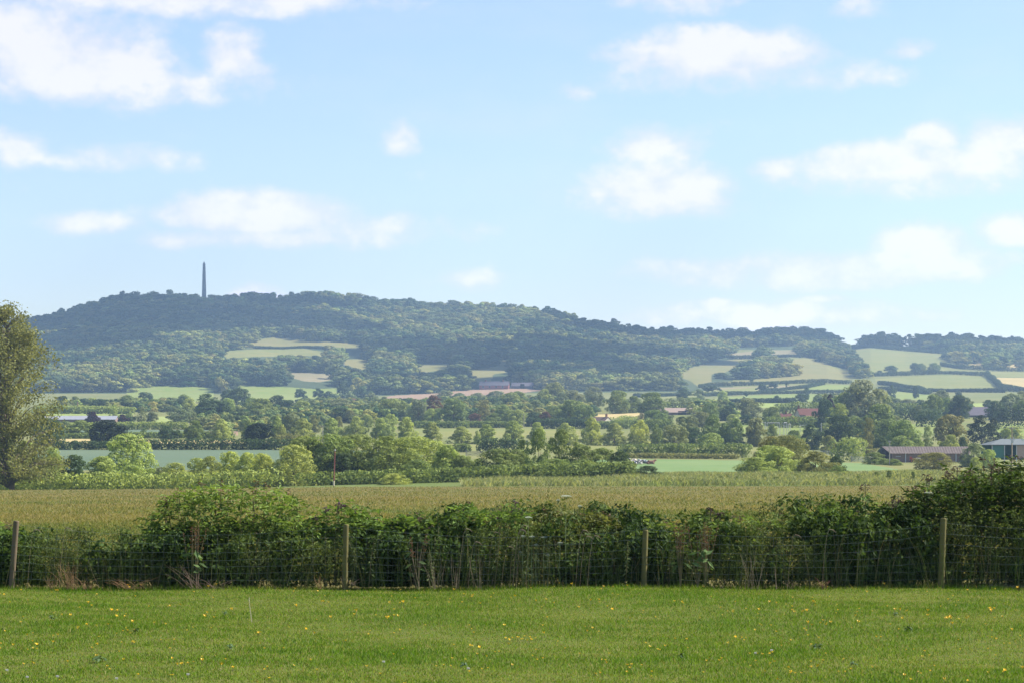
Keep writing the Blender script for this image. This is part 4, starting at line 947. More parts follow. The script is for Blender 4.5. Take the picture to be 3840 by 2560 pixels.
# pink farmhouse at the slope's foot
px0, py0 = S('d', 1175, 185); Yp = depth_at(px0, py0 + 6, 1800); X0 = wx(px0, Yp); g = gz(X0, Yp); k = Yp / F / 3.408
o, ro = gabled('farmhouse', 'long pink walled farmhouse with purple grey roof below the wooded slope', 'house', X0 + 17 , Yp + 6, g, R(-6), 27, 9, 60 * k, 108 * k, PINK, SLATE, .5)
for i in range(4): window(o, -10 + i * 6, -4.5, 40 * k, 1.6, 1.8)
chimney(ro, 8, 0, 112 * k, 2.5, 1.2); chimney(ro, -8, 0, 112 * k, 2.5, 1.2)
o, ro = gabled('barn', 'grey farm building with slate roof at the pink farmhouse right end', 'barn', X0 + 43, Yp + 10, gz(X0 + 43, Yp + 10), R(-4), 20, 9, 30 * k, 72 * k, SLATE, SLATE, .5)
m = MB(); m.box((0, -4.55, 2), (4, .1, 4)); m.build('door', DARK, o)
px0, py0 = S('B', 1013, 735); Yp = depth_at(px0, py0 + 8, 1800); o, ro = gabled('shed', 'tiny white roofed shed among the trees on the wooded slope', 'shed', wx(px0, Yp), Yp, gz(wx(px0, Yp), Yp) + 9, R(0), 7, 5, 1.5, 2.7, BOARD, ROOFW); m = MB(); m.box((0, -2.55, -4.5), (6.6, .1, 10)); m.build('door', BOARD, o)
# long white roofed shed at the left
X, Y, g, px, py = site('a', 960, 590, 1150); zt = wz(S('a', 0, 542)[1], 1150); k = 1150 / F / 3.408
o, ro = gabled('polytunnel', 'long low shed with white roof behind the purple trees', 'shed', X, Y, g, R(-2), 1080 * k, 9, max(zt - g - 2.4, 1), zt - g, BOARD, ROOFW, .4)
for i in range(6):
    m = MB(); m.box((-16 + i * 6.4, -4.55, .1), (2.4, .1, 1.1)); m.build('door', DARK, o)
# brown roofed shed behind tan strip; slate roofed shed at the far right
X, Y, g, *_ = site('f', 470, 490, 1290); zt = wz(S('f', 0, 440)[1], 1290)
o, ro = gabled('farm_shed', 'low brown roofed farm shed above the second tan strip', 'shed', X, Y, g, R(4), 24, 10, max(zt - g - 2.2, .8), zt - g, BOARD, mat('brown_sheeting', (.24, .18, .145), .9, (1, (.28, .21, .17), 2)), .4); m = MB(); m.box((2, -5.05, .8), (4, .1, 2.0)); m.build('door', DARK, o)
X, Y, g, *_ = site('h', 1120, 500, 1190); zt = wz(S('h', 0, 428)[1], 1190)
o, ro = gabled('farm_shed', 'purple grey slate roofed shed left of the far right farm trees', 'shed', X, Y, g, R(3), 10.5, 10, max(zt - g - 4.6, .9), zt - g, SLATE, SLATE, .4); window(o, 2.5, -5, 1.2, 1.4, .8)
X, Y, g, *_ = site('c', 1150, 345, 1700); zt = wz(S('c', 0, 322)[1], 1700); o, ro = gabled('cottage', 'distant brick red roof showing between far trees', 'house', X, Y, zt - 5, R(6), 13, 7, 2.5, 5, BRICK, TILE_R); m = MB(); m.box((0, -3.55, 1), (1.2, .1, 2)); m.build('door', DARK, o)
# long brown barn
X, Y, g, px, py = site('h', 480, 1110, 606); k = 606 / F / 3.408; g = wz(S('h', 0, 1112)[1], 606) - .2; L = 985 * k
o = thing('barn', 'long low brown boarded barn with fibre roof behind the grazing field', 'barn', (X, Y, g), R(-1.2))
hw, hr, W = 110 * k, 188 * k, 7.5; m = MB(); a, b = L / 2, W / 2
m.poly([(-a, -b, -.5), (a, -b, -.5), (a, b, -.5), (-a, b, -.5), (-a, -b, hw), (a, -b, hw), (a, b, hw), (-a, b, hw), (-a, 0, hr), (a, 0, hr)], [[0, 1, 5, 4], [2, 3, 7, 6], [1, 2, 6, 9, 5], [4, 5, 9, 8], [6, 7, 8, 9]]); m.build('wall', BOARD, o)
m = MB(); m.poly([(-a - 2.6, b * .2, -.5), (-a, -b, -.5), (-a, -b, hw), (-a - 1.6, 0, hr), (-a - 2.6, b * .2, hw)], [[0, 1, 2, 3, 4]]); m.poly([(-a, b, -.5), (-a, b, hw), (-a - 1.6, 0, hr), (-a - 2.6, b * .2, hw), (-a - 2.6, b * .2, -.5)], [[0, 1, 2, 3, 4]]); m.build('end_wall', mat('shaded_boards', (.03, .028, .03), .9), o)  # end wall coloured near black: shade of the side away from the sun
m = MB()
for sg in (-1, 1):
    n_ = 60
    P = []
    for i in range(n_ + 1):
        x = -a - .3 + (L + .6) * i / n_; w_ = .05 * (i % 2); sh = -1.6 * max(0, 1 - i / 5)
        P += [(x, sg * (b + .45), hw - .08 + w_), (x + sh, 0, hr + .12 + w_ * 1.4)]
    m.poly(P, [[2 * i, 2 * i + 2, 2 * i + 3, 2 * i + 1] for i in range(n_)])
m.build('roof', ASB, o)
for xx in (-a + 3.3, a - 3.2, a - .15): 
    m = MB(); m.box((xx, -b - .12, hw / 2 - .2), (.2, .18, hw + .3)); m.build('post', STEEL, o)
m = MB(); m.box((-a + 1.6, -b - .06, hw * .62), (1.2, .08, .14)); m.build('sign_board', WHITE, o)
# green roofed open barn
Yb = 560; k = Yb / F / 3.408; pl, _ = S('h', 1268, 0); X0 = wx(pl, Yb); gb = wz(S('h', 0, 1100)[1], Yb)
o = thing('barn', 'open fronted green barn with pale grey roof at the right edge', 'barn', (X0, Yb, gb), R(4)); L, W, he, hr = 16.0, 9.0, 188 * k, 262 * k
m = MB(); m.poly([(-.2, -.4, he), (L, -.4, he), (L, W / 2, hr), (3.6, W / 2, hr), (-.2, -.4, he + .16), (L, -.4, he + .16), (L, W / 2, hr + .16), (3.6, W / 2, hr + .16)], [[0, 1, 2, 3], [4, 7, 6, 5], [0, 4, 5, 1], [3, 7, 4, 0]])
m.poly([(-.2, W + .4, he), (L, W + .4, he), (L, W / 2, hr + .16), (3.6, W / 2, hr + .16)], [[0, 1, 2, 3]]); m.poly([(-.2, -.4, he + .1), (3.6, W / 2, hr + .1), (-.2, W + .4, he + .1)], [[0, 1, 2]]); m.build('roof', GREYR, o)
m = MB(); m.box((1.9, .1, he / 2 + .25), (2.6, .12, he - .5)); m.build('cladding', GREENS, o); m = MB(); m.box((L / 2, W - .1, he / 2), (L - .6, .12, he)); m.build('rear_wall', GREENS, o)
m = MB(); m.box((8.6, .1, he / 2 + .2), (5.0, .12, he - .4)); m.build('board_wall', mat('pale_boards', (.36, .26, .21), .9, (3, (.44, .33, .27), 2)), o)
m = MB(); m.box((L / 2, W / 2, he * .3), (L - 1, W - 2.0, .3)); m.build('floor_bay', DARK, o)
for xx in (.5, 3.3, 6.0, 11.2): m = MB(); m.box((xx, -.02, he / 2 - .2), (.16, .16, he + .4)); m.build('post', STEEL, o)

# ---------------------------------------------------------------- monument on the ridge
Ym = 3585.; xm, yb = S('A', 1333, 205); Xm = wx(xm, Ym); gm = gz(Xm, Ym); zt = wz(S('A', 0, -34)[1], Ym); H = zt - gm
o = thing('monument', 'tall dark stone obelisk rising from the wooded ridge', 'monument', (Xm, Ym, gm), R(25))
def frustum(m, z0, z1, w0, w1):
    P = [(sx * w / 2, sy * w / 2, z) for z, w in ((z0, w0), (z1, w1)) for sx, sy in ((-1, -1), (1, -1), (1, 1), (-1, 1))]
    m.poly(P, [[0, 1, 5, 4], [1, 2, 6, 5], [2, 3, 7, 6], [3, 0, 4, 7], [4, 5, 6, 7], [3, 2, 1, 0]])
m = MB(); frustum(m, 3.4, H - 4.2, 5.4, 3.0); m.build('shaft', STONE, o); m = MB(); frustum(m, H - 4.2, H, 3.0, .15); m.build('capstone', STONE, o)
m = MB(); frustum(m, -1, 1.2, 13, 12.6); frustum(m, 1.2, 3.4, 9, 8.2); m.build('plinth', STONE, o); m = MB(); m.box((0, -2.68, 4.6), (1.0, .3, 2.2)); m.build('door', DARK, o)

# ---------------------------------------------------------------- poles, goals, gates, trailer, cows
def pole(lab, zc, x, ytop, Y, r, mt, arm=0, ins=True, lean=0, parts=()):
    px, py = S(zc, x, ytop); X = wx(px, Y); g = gz(X, Y); H = wz(py, Y) - g; o = thing('utility_pole', lab, 'pole', (X, Y, g))
    m = MB(); m.tube([(-lean, 0, -.5), (-lean * .5, 0, H * .5), (0, 0, H)], [r, r * .9, r * .75], 8); m.build('shaft', mt, o)
    if arm:
        m = MB(); m.box((0, -r - .05, H - .25), (arm, .12, .14)); ar = m.build('crossarm', TIMBER, o); m = MB()
        for s_ in (-.45, 0, .45): m.tube([(s_ * arm, -r - .05, H - .18), (s_ * arm, -r - .05, H + .1)], .05, 6)
        m.build('insulator', WHITE, ar)
    return o, H, X, Y, g
RUST = mat('red_brown_pole', (.20, .055, .045), .7, (3, (.26, .09, .07), 2))
o, H, *_ = pole('slim red brown pole with white cap standing before the dark hollow tree', 'c', 1010, 965, 340, .085, RUST, lean=.18)
m = MB(); m.tube([(0, 0, H - .22), (0, 0, H + .05)], .09, 8); m.build('insulator_cap', WHITE, o); m = MB(); m.tube([(-.18, 0, .1), (-.175, 0, .75)], .115, 8); m.build('sleeve', mat('pale_sleeve', (.55, .5, .38), .8, (4, (.45, .4, .3), 2)), o)
pole('grey wooden pole with short crossarm in front of a lime', 'c', 853, 662, 790, .13, TIMBER, 1.3)
o, H, *_ = pole('grey telegraph pole at the brown barn dark end', 'g', 1553, 858, 560, .12, TIMBER, .5)
o, H, X, Y, g = pole('power pole with transformer bracket in front of the green barn', 'h', 1550, 682, 470, .13, mat('weathered_pole', (.36, .29, .19), .9, (4, (.28, .23, .16), 2)), 1.1)
m = MB(); zb = H - 2.35
m.box((0, -.22, zb + .1), (.9, .2, .18)); m.tube([(-.3, -.2, zb + .1), (-.3, -.2, zb + .5)], .07, 6); m.tube([(.3, -.2, zb + .1), (.3, -.2, zb + .5)], .07, 6); m.box((0, -.3, zb - .3), (.4, .35, .5)); m.build('transformer', STEEL, o)
m = MB()
for s_ in (0, .28): m.tube([(.15 + s_, -.1, H - .4 + s_ * .3), (2.4 + s_, 2.0, H - 2.5)], .03, 5)
m.build('stay_wire', GREENS, o)
pole('red brown mast before the far dark tree line behind the white shed', 'a', 991, 358, 1335, .22, mat('rust_mast', (.36, .17, .12), .8, (2, (.3, .15, .1), 2)))
pole('short grey garden post left of the red blossom shrub', 'e', 152, 500, 1080, .14, TIMBER)
pole('grey mast on the wooded slope beside the small hill pasture', 'B', 592, 625, 2500, .3, STEEL, 2.2)
pole('thin pale pole standing in the pale field above the big grey tree', 'f', 1148, 350, 1500, .12, TIMBER)
# wires between the poles
def wire(lab, a, b, sag, r=.012):
    m = MB(); a = np.array(a); b = np.array(b); m.tube([a + (b - a) * t - np.array([0, 0, sag * 4 * t * (1 - t)]) for t in np.linspace(0, 1, 13)], r, 4); return tag(m.build('power_line', BLACK), lab, 'wire')
X2 = wx(S('g', 1553, 0)[0], 560); wire('thin power line between the two barn poles', (X2, 560, wz(S('g', 0, 862)[1], 560)), (X, Y, g + H - .1), .5)
wire('thin power line from the barn pole towards the dark goal side tree', (X2, 560, wz(S('g', 0, 862)[1], 560)), (wx(S('g', 480, 0)[0], 700), 700, wz(S('g', 0, 885)[1], 700)), .6)
# football goals
def goal(lab, zc, x, ytop, Y, w, rz):
    px, py = S(zc, x, ytop); X = wx(px, Y); g = gz(X, Y); H = wz(py, Y) - g; o = thing('football_goal', lab, 'goal', (X, Y, g), rz, 'white goals on the football pitch')
    for xx in (0, w): m = MB(); m.tube([(xx, 0, -.2), (xx, 0, H)], .085, 8); m.build('post', WHITE, o)
    m = MB(); m.tube([(-.08, 0, H), (w + .08, 0, H)], .085, 8); m.build('crossbar', WHITE, o); m = MB()
    for xx in (0, w): m.tube([(xx, .1, H - .05), (xx, 1.0, H - .1), (xx, 1.5, .0)], .05, 6)
    m.build('stanchion', WHITE, o)
goal('white goal nearest the olive tree, seen almost from the front', 'f', 1625, 625, 905, 5.0, R(24))
goal('white goal behind it, its crossbar running left', 'f', 1606, 622, 955, 5.0, R(158))
goal('white goal between two trees, seen from its side', 'g', 205, 622, 900, 5.6, R(74))
goal('smaller looking white goal behind the side seen one', 'g', 264, 640, 960, 5.4, R(76))
goal('white goal half hidden behind the flat topped tree', 'g', 575, 655, 960, 5.0, R(152))
px, py = S('g', 680, 632); X = wx(px, 915); g = gz(X, 915); m = MB(); m.tube([(0, 0, -.2), (0, 0, wz(py, 915) - g)], .1, 8); m.tube([(0, 0, wz(py, 915) - g), (0, 0, wz(py, 915) - g + .2)], [.14, .02], 8)
tag(m.build('flag_pole', WHITE, loc=(X, 915, g)), 'single white pole right of the goals before the massive dark tree', 'pole')
# gates
def gate(lab, zc, x, y, Y, w, mt):
    px, py = S(zc, x, y); X = wx(px, Y); g = gz(X, Y); o = thing('field_gate', lab, 'gate', (X, Y, g)); m = MB()
    for zz in (.25, .5, .75, 1.0, 1.25): m.box((0, 0, zz), (w, .05, .09))
    for xx in (-w / 2, 0, w / 2): m.box((xx, -.03, .75), (.08, .05, 1.1))
    m.tube([(-w / 2, -.06, .25), (w / 2, -.06, 1.25)], .035, 5); m.build('rails', mt, o)
    for xx in (-w / 2 - .2, w / 2 + .2): m = MB(); m.box((xx, 0, .6), (.2, .2, 2.0)); m.build('gate_post', TIMBER, o)
gate('grey field gate beside the squared hedge end', 'd', 1200, 1040, 640, 5.6, TIMBER)
gate('whitish field gate in the bushes left of the telegraph pole', 'g', 1208, 1140, 605, 5.0, mat('pale_gate', (.5, .5, .48), .7, (4, (.42, .42, .4), 2)))
gate('low pale rail gate under the massive dark tree', 'g', 870, 1020, 690, 12.0, STEEL)
# red trailer with white tank
px, py = S('h', 275, 1128); Yt = 590; X = wx(px, Yt); g = wz(py, Yt) - .1; o = thing('farm_trailer', 'red farm machine with white tank parked before the brown barn', 'trailer', (X, Yt, g)); k = Yt / F / 3.408
m = MB(); m.box((0, 0, .7), (1.1, 1.2, .7)); m.box((-.35, 0, 1.15), (.4, 1.0, .5)); m.box((1.2, 0, .42), (2.2, .6, .16)); m.build('body', REDP, o)
m = MB(); m.tube([(.75, 0, .78), (.9, 0, .78), (1.9, 0, .78), (2.05, 0, .78)], [.2, .34, .34, .2], 14); m.build('tank', WHITE, o)
for xx, yy, rr in ((-.3, -.65, .38), (.5, -.65, .3), (1.5, -.4, .28)):
    m = MB(); m.tube([(xx, yy - .1, rr), (xx, yy + .1, rr)], rr, 14); w_ = m.build('wheel', BLACK, o); m = MB(); m.tube([(xx, yy - .13, rr), (xx, yy - .11, rr)], rr * .5, 10); m.build('rim', REDP, w_)
# cows lying down, one skin each
def cow(lab, zc, x, y, Y, rz, coat):
    px, py = S(zc, x, y); Yc = depth_at(px, py, 440); X = wx(px, Yc); g = gz(X, Yc); me = bpy.data.meshes.new('cow')
    V = [(0, 0, .45), (.45, 0, .5), (.8, 0, .55), (1.05, .02, .75), (1.25, .05, .98), (1.45, .12, .95), (1.62, .18, .84), (-.4, 0, .5), (-.75, 0, .48), (-.95, .05, .35), (-1.05, .15, .12),
         (.75, -.32, .2), (1.1, -.36, .1), (.75, .32, .2), (1.15, .38, .1), (-.55, -.4, .3), (-.15, -.55, .12), (-.5, -.62, .08), (-.55, .4, .3), (-.15, .5, .1), (1.28, -.2, 1.06), (1.28, .28, 1.06)]
    E = [(0, 1), (1, 2), (2, 3), (3, 4), (4, 5), (5, 6), (0, 7), (7, 8), (8, 9), (9, 10), (2, 11), (11, 12), (2, 13), (13, 14), (8, 15), (15, 16), (16, 17), (8, 18), (18, 19), (4, 20), (4, 21)]
    Rr = [.44, .42, .36, .24, .17, .13, .09, .45, .36, .08, .04, .14, .06, .14, .06, .2, .1, .06, .2, .08, .05, .05]
    me.from_pydata(V, E, []); o = link('cow', me, loc=(X, Yc, g), rotz=rz); md = o.modifiers.new('skin', 'SKIN'); me.skin_vertices or None
    for i, r in enumerate(Rr): me.skin_vertices[0].data[i].radius = (r, r)
    me.skin_vertices[0].data[0].use_root = True
    s_ = o.modifiers.new('smooth', 'SUBSURF'); s_.levels = s_.render_levels = 2
    me.materials.append(coat); tag(o, lab, 'cow'); return o
def coat(n, a, b, c): return mat(n, a, .8, (1.6, b, c))
cow('whitish cow lying at the left of the small herd', 'e', 1525, 1150, 590, R(195), coat('white_coat', (.62, .52, .46), (.5, .42, .38), 2))
cow('black and white cow lying second from the thicket', 'e', 1605, 1158, 590, R(20), coat('pied_coat', (.03, .03, .035), (.65, .6, .56), 14))
cow('grey and white cow lying third from the thicket', 'f', 55, 1148, 590, R(185), coat('roan_coat', (.55, .55, .56), (.08, .08, .09), 10))
cow('reddish brown cow lying at the right of the small herd', 'f', 125, 1156, 590, R(10), coat('brown_coat', (.16, .08, .05), (.22, .12, .08), 3))
cow('pale pinkish cow lying behind the whitish one', 'e', 1560, 1136, 590, R(150), coat('pale_coat', (.58, .48, .42), (.4, .33, .3), 3))

# ---------------------------------------------------------------- barley and verge grass
def tufts(name, lab, cat, n, y0, y1, u0, u1, hgt, wpx, pal, lean, seed, keep=None):
    """thin blades, evenly spread as seen; blade width grows with distance so that far ones still read"""
    rng = np.random.default_rng(seed); Y = 1 / (1 / y1 + (1 / y0 - 1 / y1) * rng.random(n)); U = rng.uniform(u0, u1, n)
    if keep is not None: k = keep(U, Y); U, Y = U[k], Y[k]
    n = len(Y); X = U * Y; z = ground_z(X, Y); h = hgt * rng.uniform(.5, 1.15, n) * (1 + .15 * np.sin(X * .35 + np.sin(Y * .11) * 2)); w = wpx * Y / 2525 * rng.uniform(.6, 1.4, n)
    lx = h * (lean + rng.normal(0, .7, n)); ly = h * rng.normal(0, .35, n); a = rng.random(n) * 6.28; dx, dy = np.cos(a) * w, np.sin(a) * w
    A = np.stack([X - dx, Y - dy, z], 1); B = np.stack([X + dx, Y + dy, z], 1); Cc = np.stack([X + lx * .5 + dx * .8, Y + ly * .5 + dy * .8, z + h * .7], 1); D = np.stack([X + lx, Y + ly, z + h], 1)
    E = np.stack([X + lx * .5 - dx * .8, Y + ly * .5 - dy * .8, z + h * .7], 1)
    V = np.stack([A, B, Cc, D, E], 1).reshape(-1, 3); i = np.arange(n)[:, None] * 5
    Q = i + np.array([[0, 1, 2, 4]]); T = i + np.array([[4, 2, 3]])
    pal = np.array(pal); band = .45 + .22 * np.sin(Y * .16 + np.sin(X * .05) * 2.2) + .25 * np.sin(X * .11 + Y * .03 + 1) * np.sin(Y * .07 + np.sin(X * .07)) + .16 * np.sin(X * .5 + np.sin(Y * .4) * 2) + rng.normal(0, .24, n)
    c = pal[np.clip((band * len(pal)).astype(int), 0, len(pal) - 1)] * rng.uniform(.82, 1.18, (n, 1))
    o = link(name, mesh(name, V, quads=Q, tris=T, mats=[GRASS], attrs={'col': np.vstack([c, c]), 'v': np.tile(rng.random(n), 2)}))
    return stuff(o, lab, cat)
tufts('barley', 'ripening golden brown barley with green streaks beyond the hedge', 'barley', 430000, 41, 331, -.30, .30, .12, .24,
      [(.105, .148, .028), (.145, .168, .034), (.188, .18, .044), (.225, .198, .054), (.265, .225, .07), (.165, .168, .038)], 0., 3)
tufts('verge_grass', 'tall pale green grass along the barley field far margin', 'grass', 60000, 331, 400, -.02, .30,   .8, .42,
      [(.22, .26, .09), (.27, .28, .11), (.30, .30, .13), (.24, .28, .10)], .3, 4, keep=lambda U, Y: U > -.03 + np.sin(Y) * .01)

# ---------------------------------------------------------------- lawn
LAWN_FAR = 36.55
def lawn_z(X, Y): return .035 * np.sin(X * .55 + .4) * np.sin(Y * .42) + .02 * np.sin(X * 1.3 + Y * .7) - .02
LAWN = ground_mat('lawn_soil', (.06, .10, .008), (.08, .115, .012), .6, (.115, .11, .035), 5)
def build_lawn():
    xs = np.concatenate([[-400, -60], np.linspace(-14, 14, 113), [60, 400]]); ys = np.concatenate([[-60, 5], np.linspace(16, LAWN_FAR, 84)]); XX, YY = np.meshgrid(xs, ys)
    V = np.stack([XX, YY, lawn_z(XX, YY)], -1).reshape(-1, 3); nc = len(xs); idx = np.arange(V.shape[0]).reshape(XX.shape)
    Q = np.stack([idx[:-1, :-1], idx[:-1, 1:], idx[1:, 1:], idx[1:, :-1]], -1).reshape(-1, 4); structure(link('lawn', mesh('lawn', V, quads=Q, mats=[LAWN], smooth=True)))
    rng = np.random.default_rng(8); n = 740000; Y = rng.uniform(17.0, 36.75, n); X = rng.uniform(-.33, .33, n) * Y
    # mown turf in patches: lush, dull, strawy
    f1 = np.sin(X * 1.1 + np.sin(Y * .9) * 1.4) * np.sin(Y * .75 + np.sin(X * .5) * 1.7) ; f2 = np.sin(X * 3.7 + Y * 1.9) * np.sin(Y * 3.1 - X * 1.3 + 2); f3 = np.sin(X * .45 + 2.) * np.sin(Y * 1.31 + .5 + np.sin(X * .8)) + .7 * np.sin(Y * 5.1 + X * .6 + np.sin(X * 2.1) * 1.5)
    lush = .5 + .34 * f1 + .2 * f2 + .22 * f3 + rng.normal(0, .12, n)
    h = .018 + .020 * np.clip(lush, 0, 1) * rng.uniform(.5, 1.3, n); h *= np.where(rng.random(n) < .03, 1.6, 1)
    h *= np.where(Y > 36.05 + .12 * np.sin(X * 2.3) + .08 * np.sin(X * 7.), 1.0 + 1.6 * rng.random(n), 1); w = .0038 * rng.uniform(.7, 1.5, n); a = rng.random(n) * 6.28; dx, dy = np.cos(a) * w, np.sin(a) * w; z = lawn_z(X, Y) - .004
    l = rng.normal(0, .45, n) * h; l2 = rng.normal(0, .45, n) * h
    V = np.stack([np.stack([X - dx, Y - dy, z], 1), np.stack([X + dx, Y + dy, z], 1), np.stack([X + l, Y + l2, z + h], 1)], 1).reshape(-1, 3)
    g1, g2, g3, st = np.array([.088, .182, .008]), np.array([.152, .228, .018]), np.array([.048, .105, .010]), np.array([.25, .225, .078])
    t = np.clip(lush, 0, 1)[:, None]; c = g2 * (1 - t) + g1 * t; c = np.where(rng.random((n, 1)) < .16, g3, c)
    c = np.where(rng.random((n, 1)) < np.clip(.20 - .26 * (lush[:, None] - .4), .03, .4), st, c); c = c * rng.uniform(.75, 1.25, (n, 1))
    o = link('grass', mesh('grass', V, tris=np.arange(n * 3).reshape(-1, 3), mats=[GRASS], attrs={'col': c, 'v': rng.random(n)})); stuff(o, 'short mown lawn grass with duller and strawy patches', 'grass')
build_lawn()
YEL = mat('buttercup_yellow', (.80, .52, .015), .45, (40, (.72, .42, .01), 2)); WHT = mat('clover_white', (.36, .35, .33), .7, (60, (.5, .5, .45), 2)); LEAFG = mat('weed_green', (.05, .095, .03), .6, (25, (.075, .13, .04), 2))
def flower_mesh(kind):
    V, T, fm = [], [], []; m = MB()
    if kind == 'buttercup':
        for k in range(5):
            a = k * 1.2566; c, s = math.cos(a), math.sin(a); c2, s2 = math.cos(a + .62), math.sin(a + .62); c3, s3 = math.cos(a - .62), math.sin(a - .62)
            m.poly([(0, 0, .058), (.011 * c3, .011 * s3, .066), (.018 * c, .018 * s, .076), (.011 * c2, .011 * s2, .066)], [[0, 1, 2, 3]], 0)
        m.tube([(0, 0, .056), (0, 0, .064)], [.005, .003], 6, 0)
    else:
        for k in range(14):
            a = k * 2.4; r = .011 * math.sqrt(k / 14); z = .06 - .35 * r
            m.tube([(r * math.cos(a), r * math.sin(a), z - .012), (1.5 * r * math.cos(a), 1.5 * r * math.sin(a), z + .004)], [.004, .0015], 4, 0)
    m.tube([(0, 0, -.01), (.004, 0, .03), (0, 0, .058)], .0016, 4, 1, cap=False)
    return m.make(kind, [YEL if kind == 'buttercup' else WHT, STEM])
def flowers():
    rng = np.random.default_rng(12); me = flower_mesh('buttercup'); cl = flower_mesh('clover_flower'); pos = []
    while len(pos) < 290:
        Y = 1 / (1 / 36.3 + (1 / 20.5 - 1 / 36.3) * rng.random()); X = rng.uniform(-.225, .225) * Y
        dens = .45 + .5 * math.sin(X * .9 + 1.2) * math.sin(Y * .8) + (.35 if 25 < Y < 33 else 0)
        if rng.random() < dens:
            pos.append((X, Y))
            while rng.random() < .38 and len(pos) < 290: pos.append((X + rng.normal(0, .12), Y + rng.normal(0, .18)))
    for X, Y in pos:
        s = rng.uniform(.65, 1.15) * (1.0 if Y < 28 else 1.25); o = link('buttercup', me, loc=(X, Y, float(lawn_z(X, Y))), rotz=rng.random() * 6.28, scale=(s, s, s * rng.uniform(.7, 1.1))); o.rotation_euler[0] = rng.normal(-.1, .3)
        tag(o, 'small yellow buttercup flower in the mown lawn', 'flower', 'buttercups scattered over the lawn')
    V0 = np.empty(len(me.vertices) * 3, np.float32); me.vertices.foreach_get('co', V0); V0 = V0.reshape(-1, 3); F0 = [list(p.vertices) for p in me.polygons]; M0 = [p.material_index for p in me.polygons]; VV, FF, MM = [], [], []
    for k in range(230):
        Y = 1 / (1 / 36.2 + (1 / 22.5 - 1 / 36.2) * rng.random()); X = rng.uniform(-.22, .22) * Y; a = rng.random() * 6.28; c, s_ = math.cos(a), math.sin(a); q = V0 * rng.uniform(.6, .95); q = np.stack([q[:, 0] * c - q[:, 1] * s_, q[:, 0] * s_ + q[:, 1] * c, q[:, 2] * .8], 1) + np.array([X, Y, float(lawn_z(X, Y))]); FF += [[i + len(VV) * len(V0) for i in f] for f in F0]; MM += M0; VV.append(q)
    stuff(link('small_buttercups', mesh('small_buttercups', np.vstack(VV), faces=FF, mats=list(me.materials), face_mat=MM)), 'scatter of the smallest yellow buttercup heads across the lawn', 'flowers')
    for X, Y in [S_ for S_ in ((-4.3, 22.4), (-4.05, 22.5), (-3.5, 22.35), (-2.9, 22.6), (-4.6, 23.0), (-1.2, 23.6), (2.4, 24.9), (2.6, 25.3), (-.4, 23.1))]:
        o = link('clover_flower', cl, loc=(X, Y, float(lawn_z(X, Y))), scale=(.9,) * 3); tag(o, 'white clover flower head low in the lawn', 'flower', 'white clover heads in the lawn')
    # weeds and a lone dry stalk
    for i, (zc, x, y, sz, lab) in enumerate([('n', 380, 1115, .06, 'dark leafy weed with brownish upright spike in the lawn'), ('n', 720, 1410, .09, 'dark green weed patch low down in the lawn'), ('n', 1675, 1350, .06, 'single broad dark leaf weed under the dry stalk'),
                                       ('n', 990, 1230, .06, 'flat dark weed in the lawn above the weed patch'), ('q', 430, 1285, .08, 'wide dark weed below the right fence posts'), ('q', 1095, 1180, .07, 'upright pale weed leaf before the right hand post'),
                                       ('q', 1005, 1090, .05, 'small dark weed nearer the fence than the upright leaf'), ('q', 700, 1440, .06, 'dark weed near the lawn bottom with buttercups left of it'), ('o', 1530, 1440, .06, 'dull weed near the lawn bottom below the third post'), ('n', 1635, 1045, .05, 'flat stalked weed left of the lone dry stalk'), ('p', 1270, 1370, .06, 'dark low weed under the third fence post')]):
        px, py = S(zc, x, y); Y = EYE * F / (py - HZ); X = wx(px, Y); r2 = np.random.default_rng(60 + i); n = 16; a = r2.random(n) * 6.28; rr = r2.uniform(.3, 1, n) * sz * .7
        P = np.stack([rr * np.cos(a), rr * np.sin(a), r2.uniform(.02, .06, n)], 1); V, Q = kites(P, np.stack([np.cos(a) * .4, np.sin(a) * .4, np.ones(n)], 1), sz * .42, sz * .17, r2, up=np.stack([np.cos(a), np.sin(a), .3 * np.ones(n)], 1))
        o = link('lawn_weed', mesh('lawn_weed', V, quads=Q, mats=[LEAFG]), loc=(X, Y, float(lawn_z(X, Y)))); tag(o, lab, 'weed')
    px, py = S('n', 1815, 1100); Y = EYE * F / (py - HZ); X = wx(px, Y); h = 150 / 1.936 / F * Y; m = MB(); m.tube([(.02, 0, 0), (.005, 0, h * .5), (-.01, 0, h)], [.005, .005, .004], 6); m.tube([(-.01, 0, h), (-.01, 0, h + .05)], [.008, .004], 6)
    tag(m.build('dry_stalk', mat('dry_straw', (.45, .42, .28), .8, (20, (.36, .3, .18), 2)), loc=(X, Y, float(lawn_z(X, Y)))), 'lone thin pale stalk sticking up from the lawn', 'stalk')
flowers()

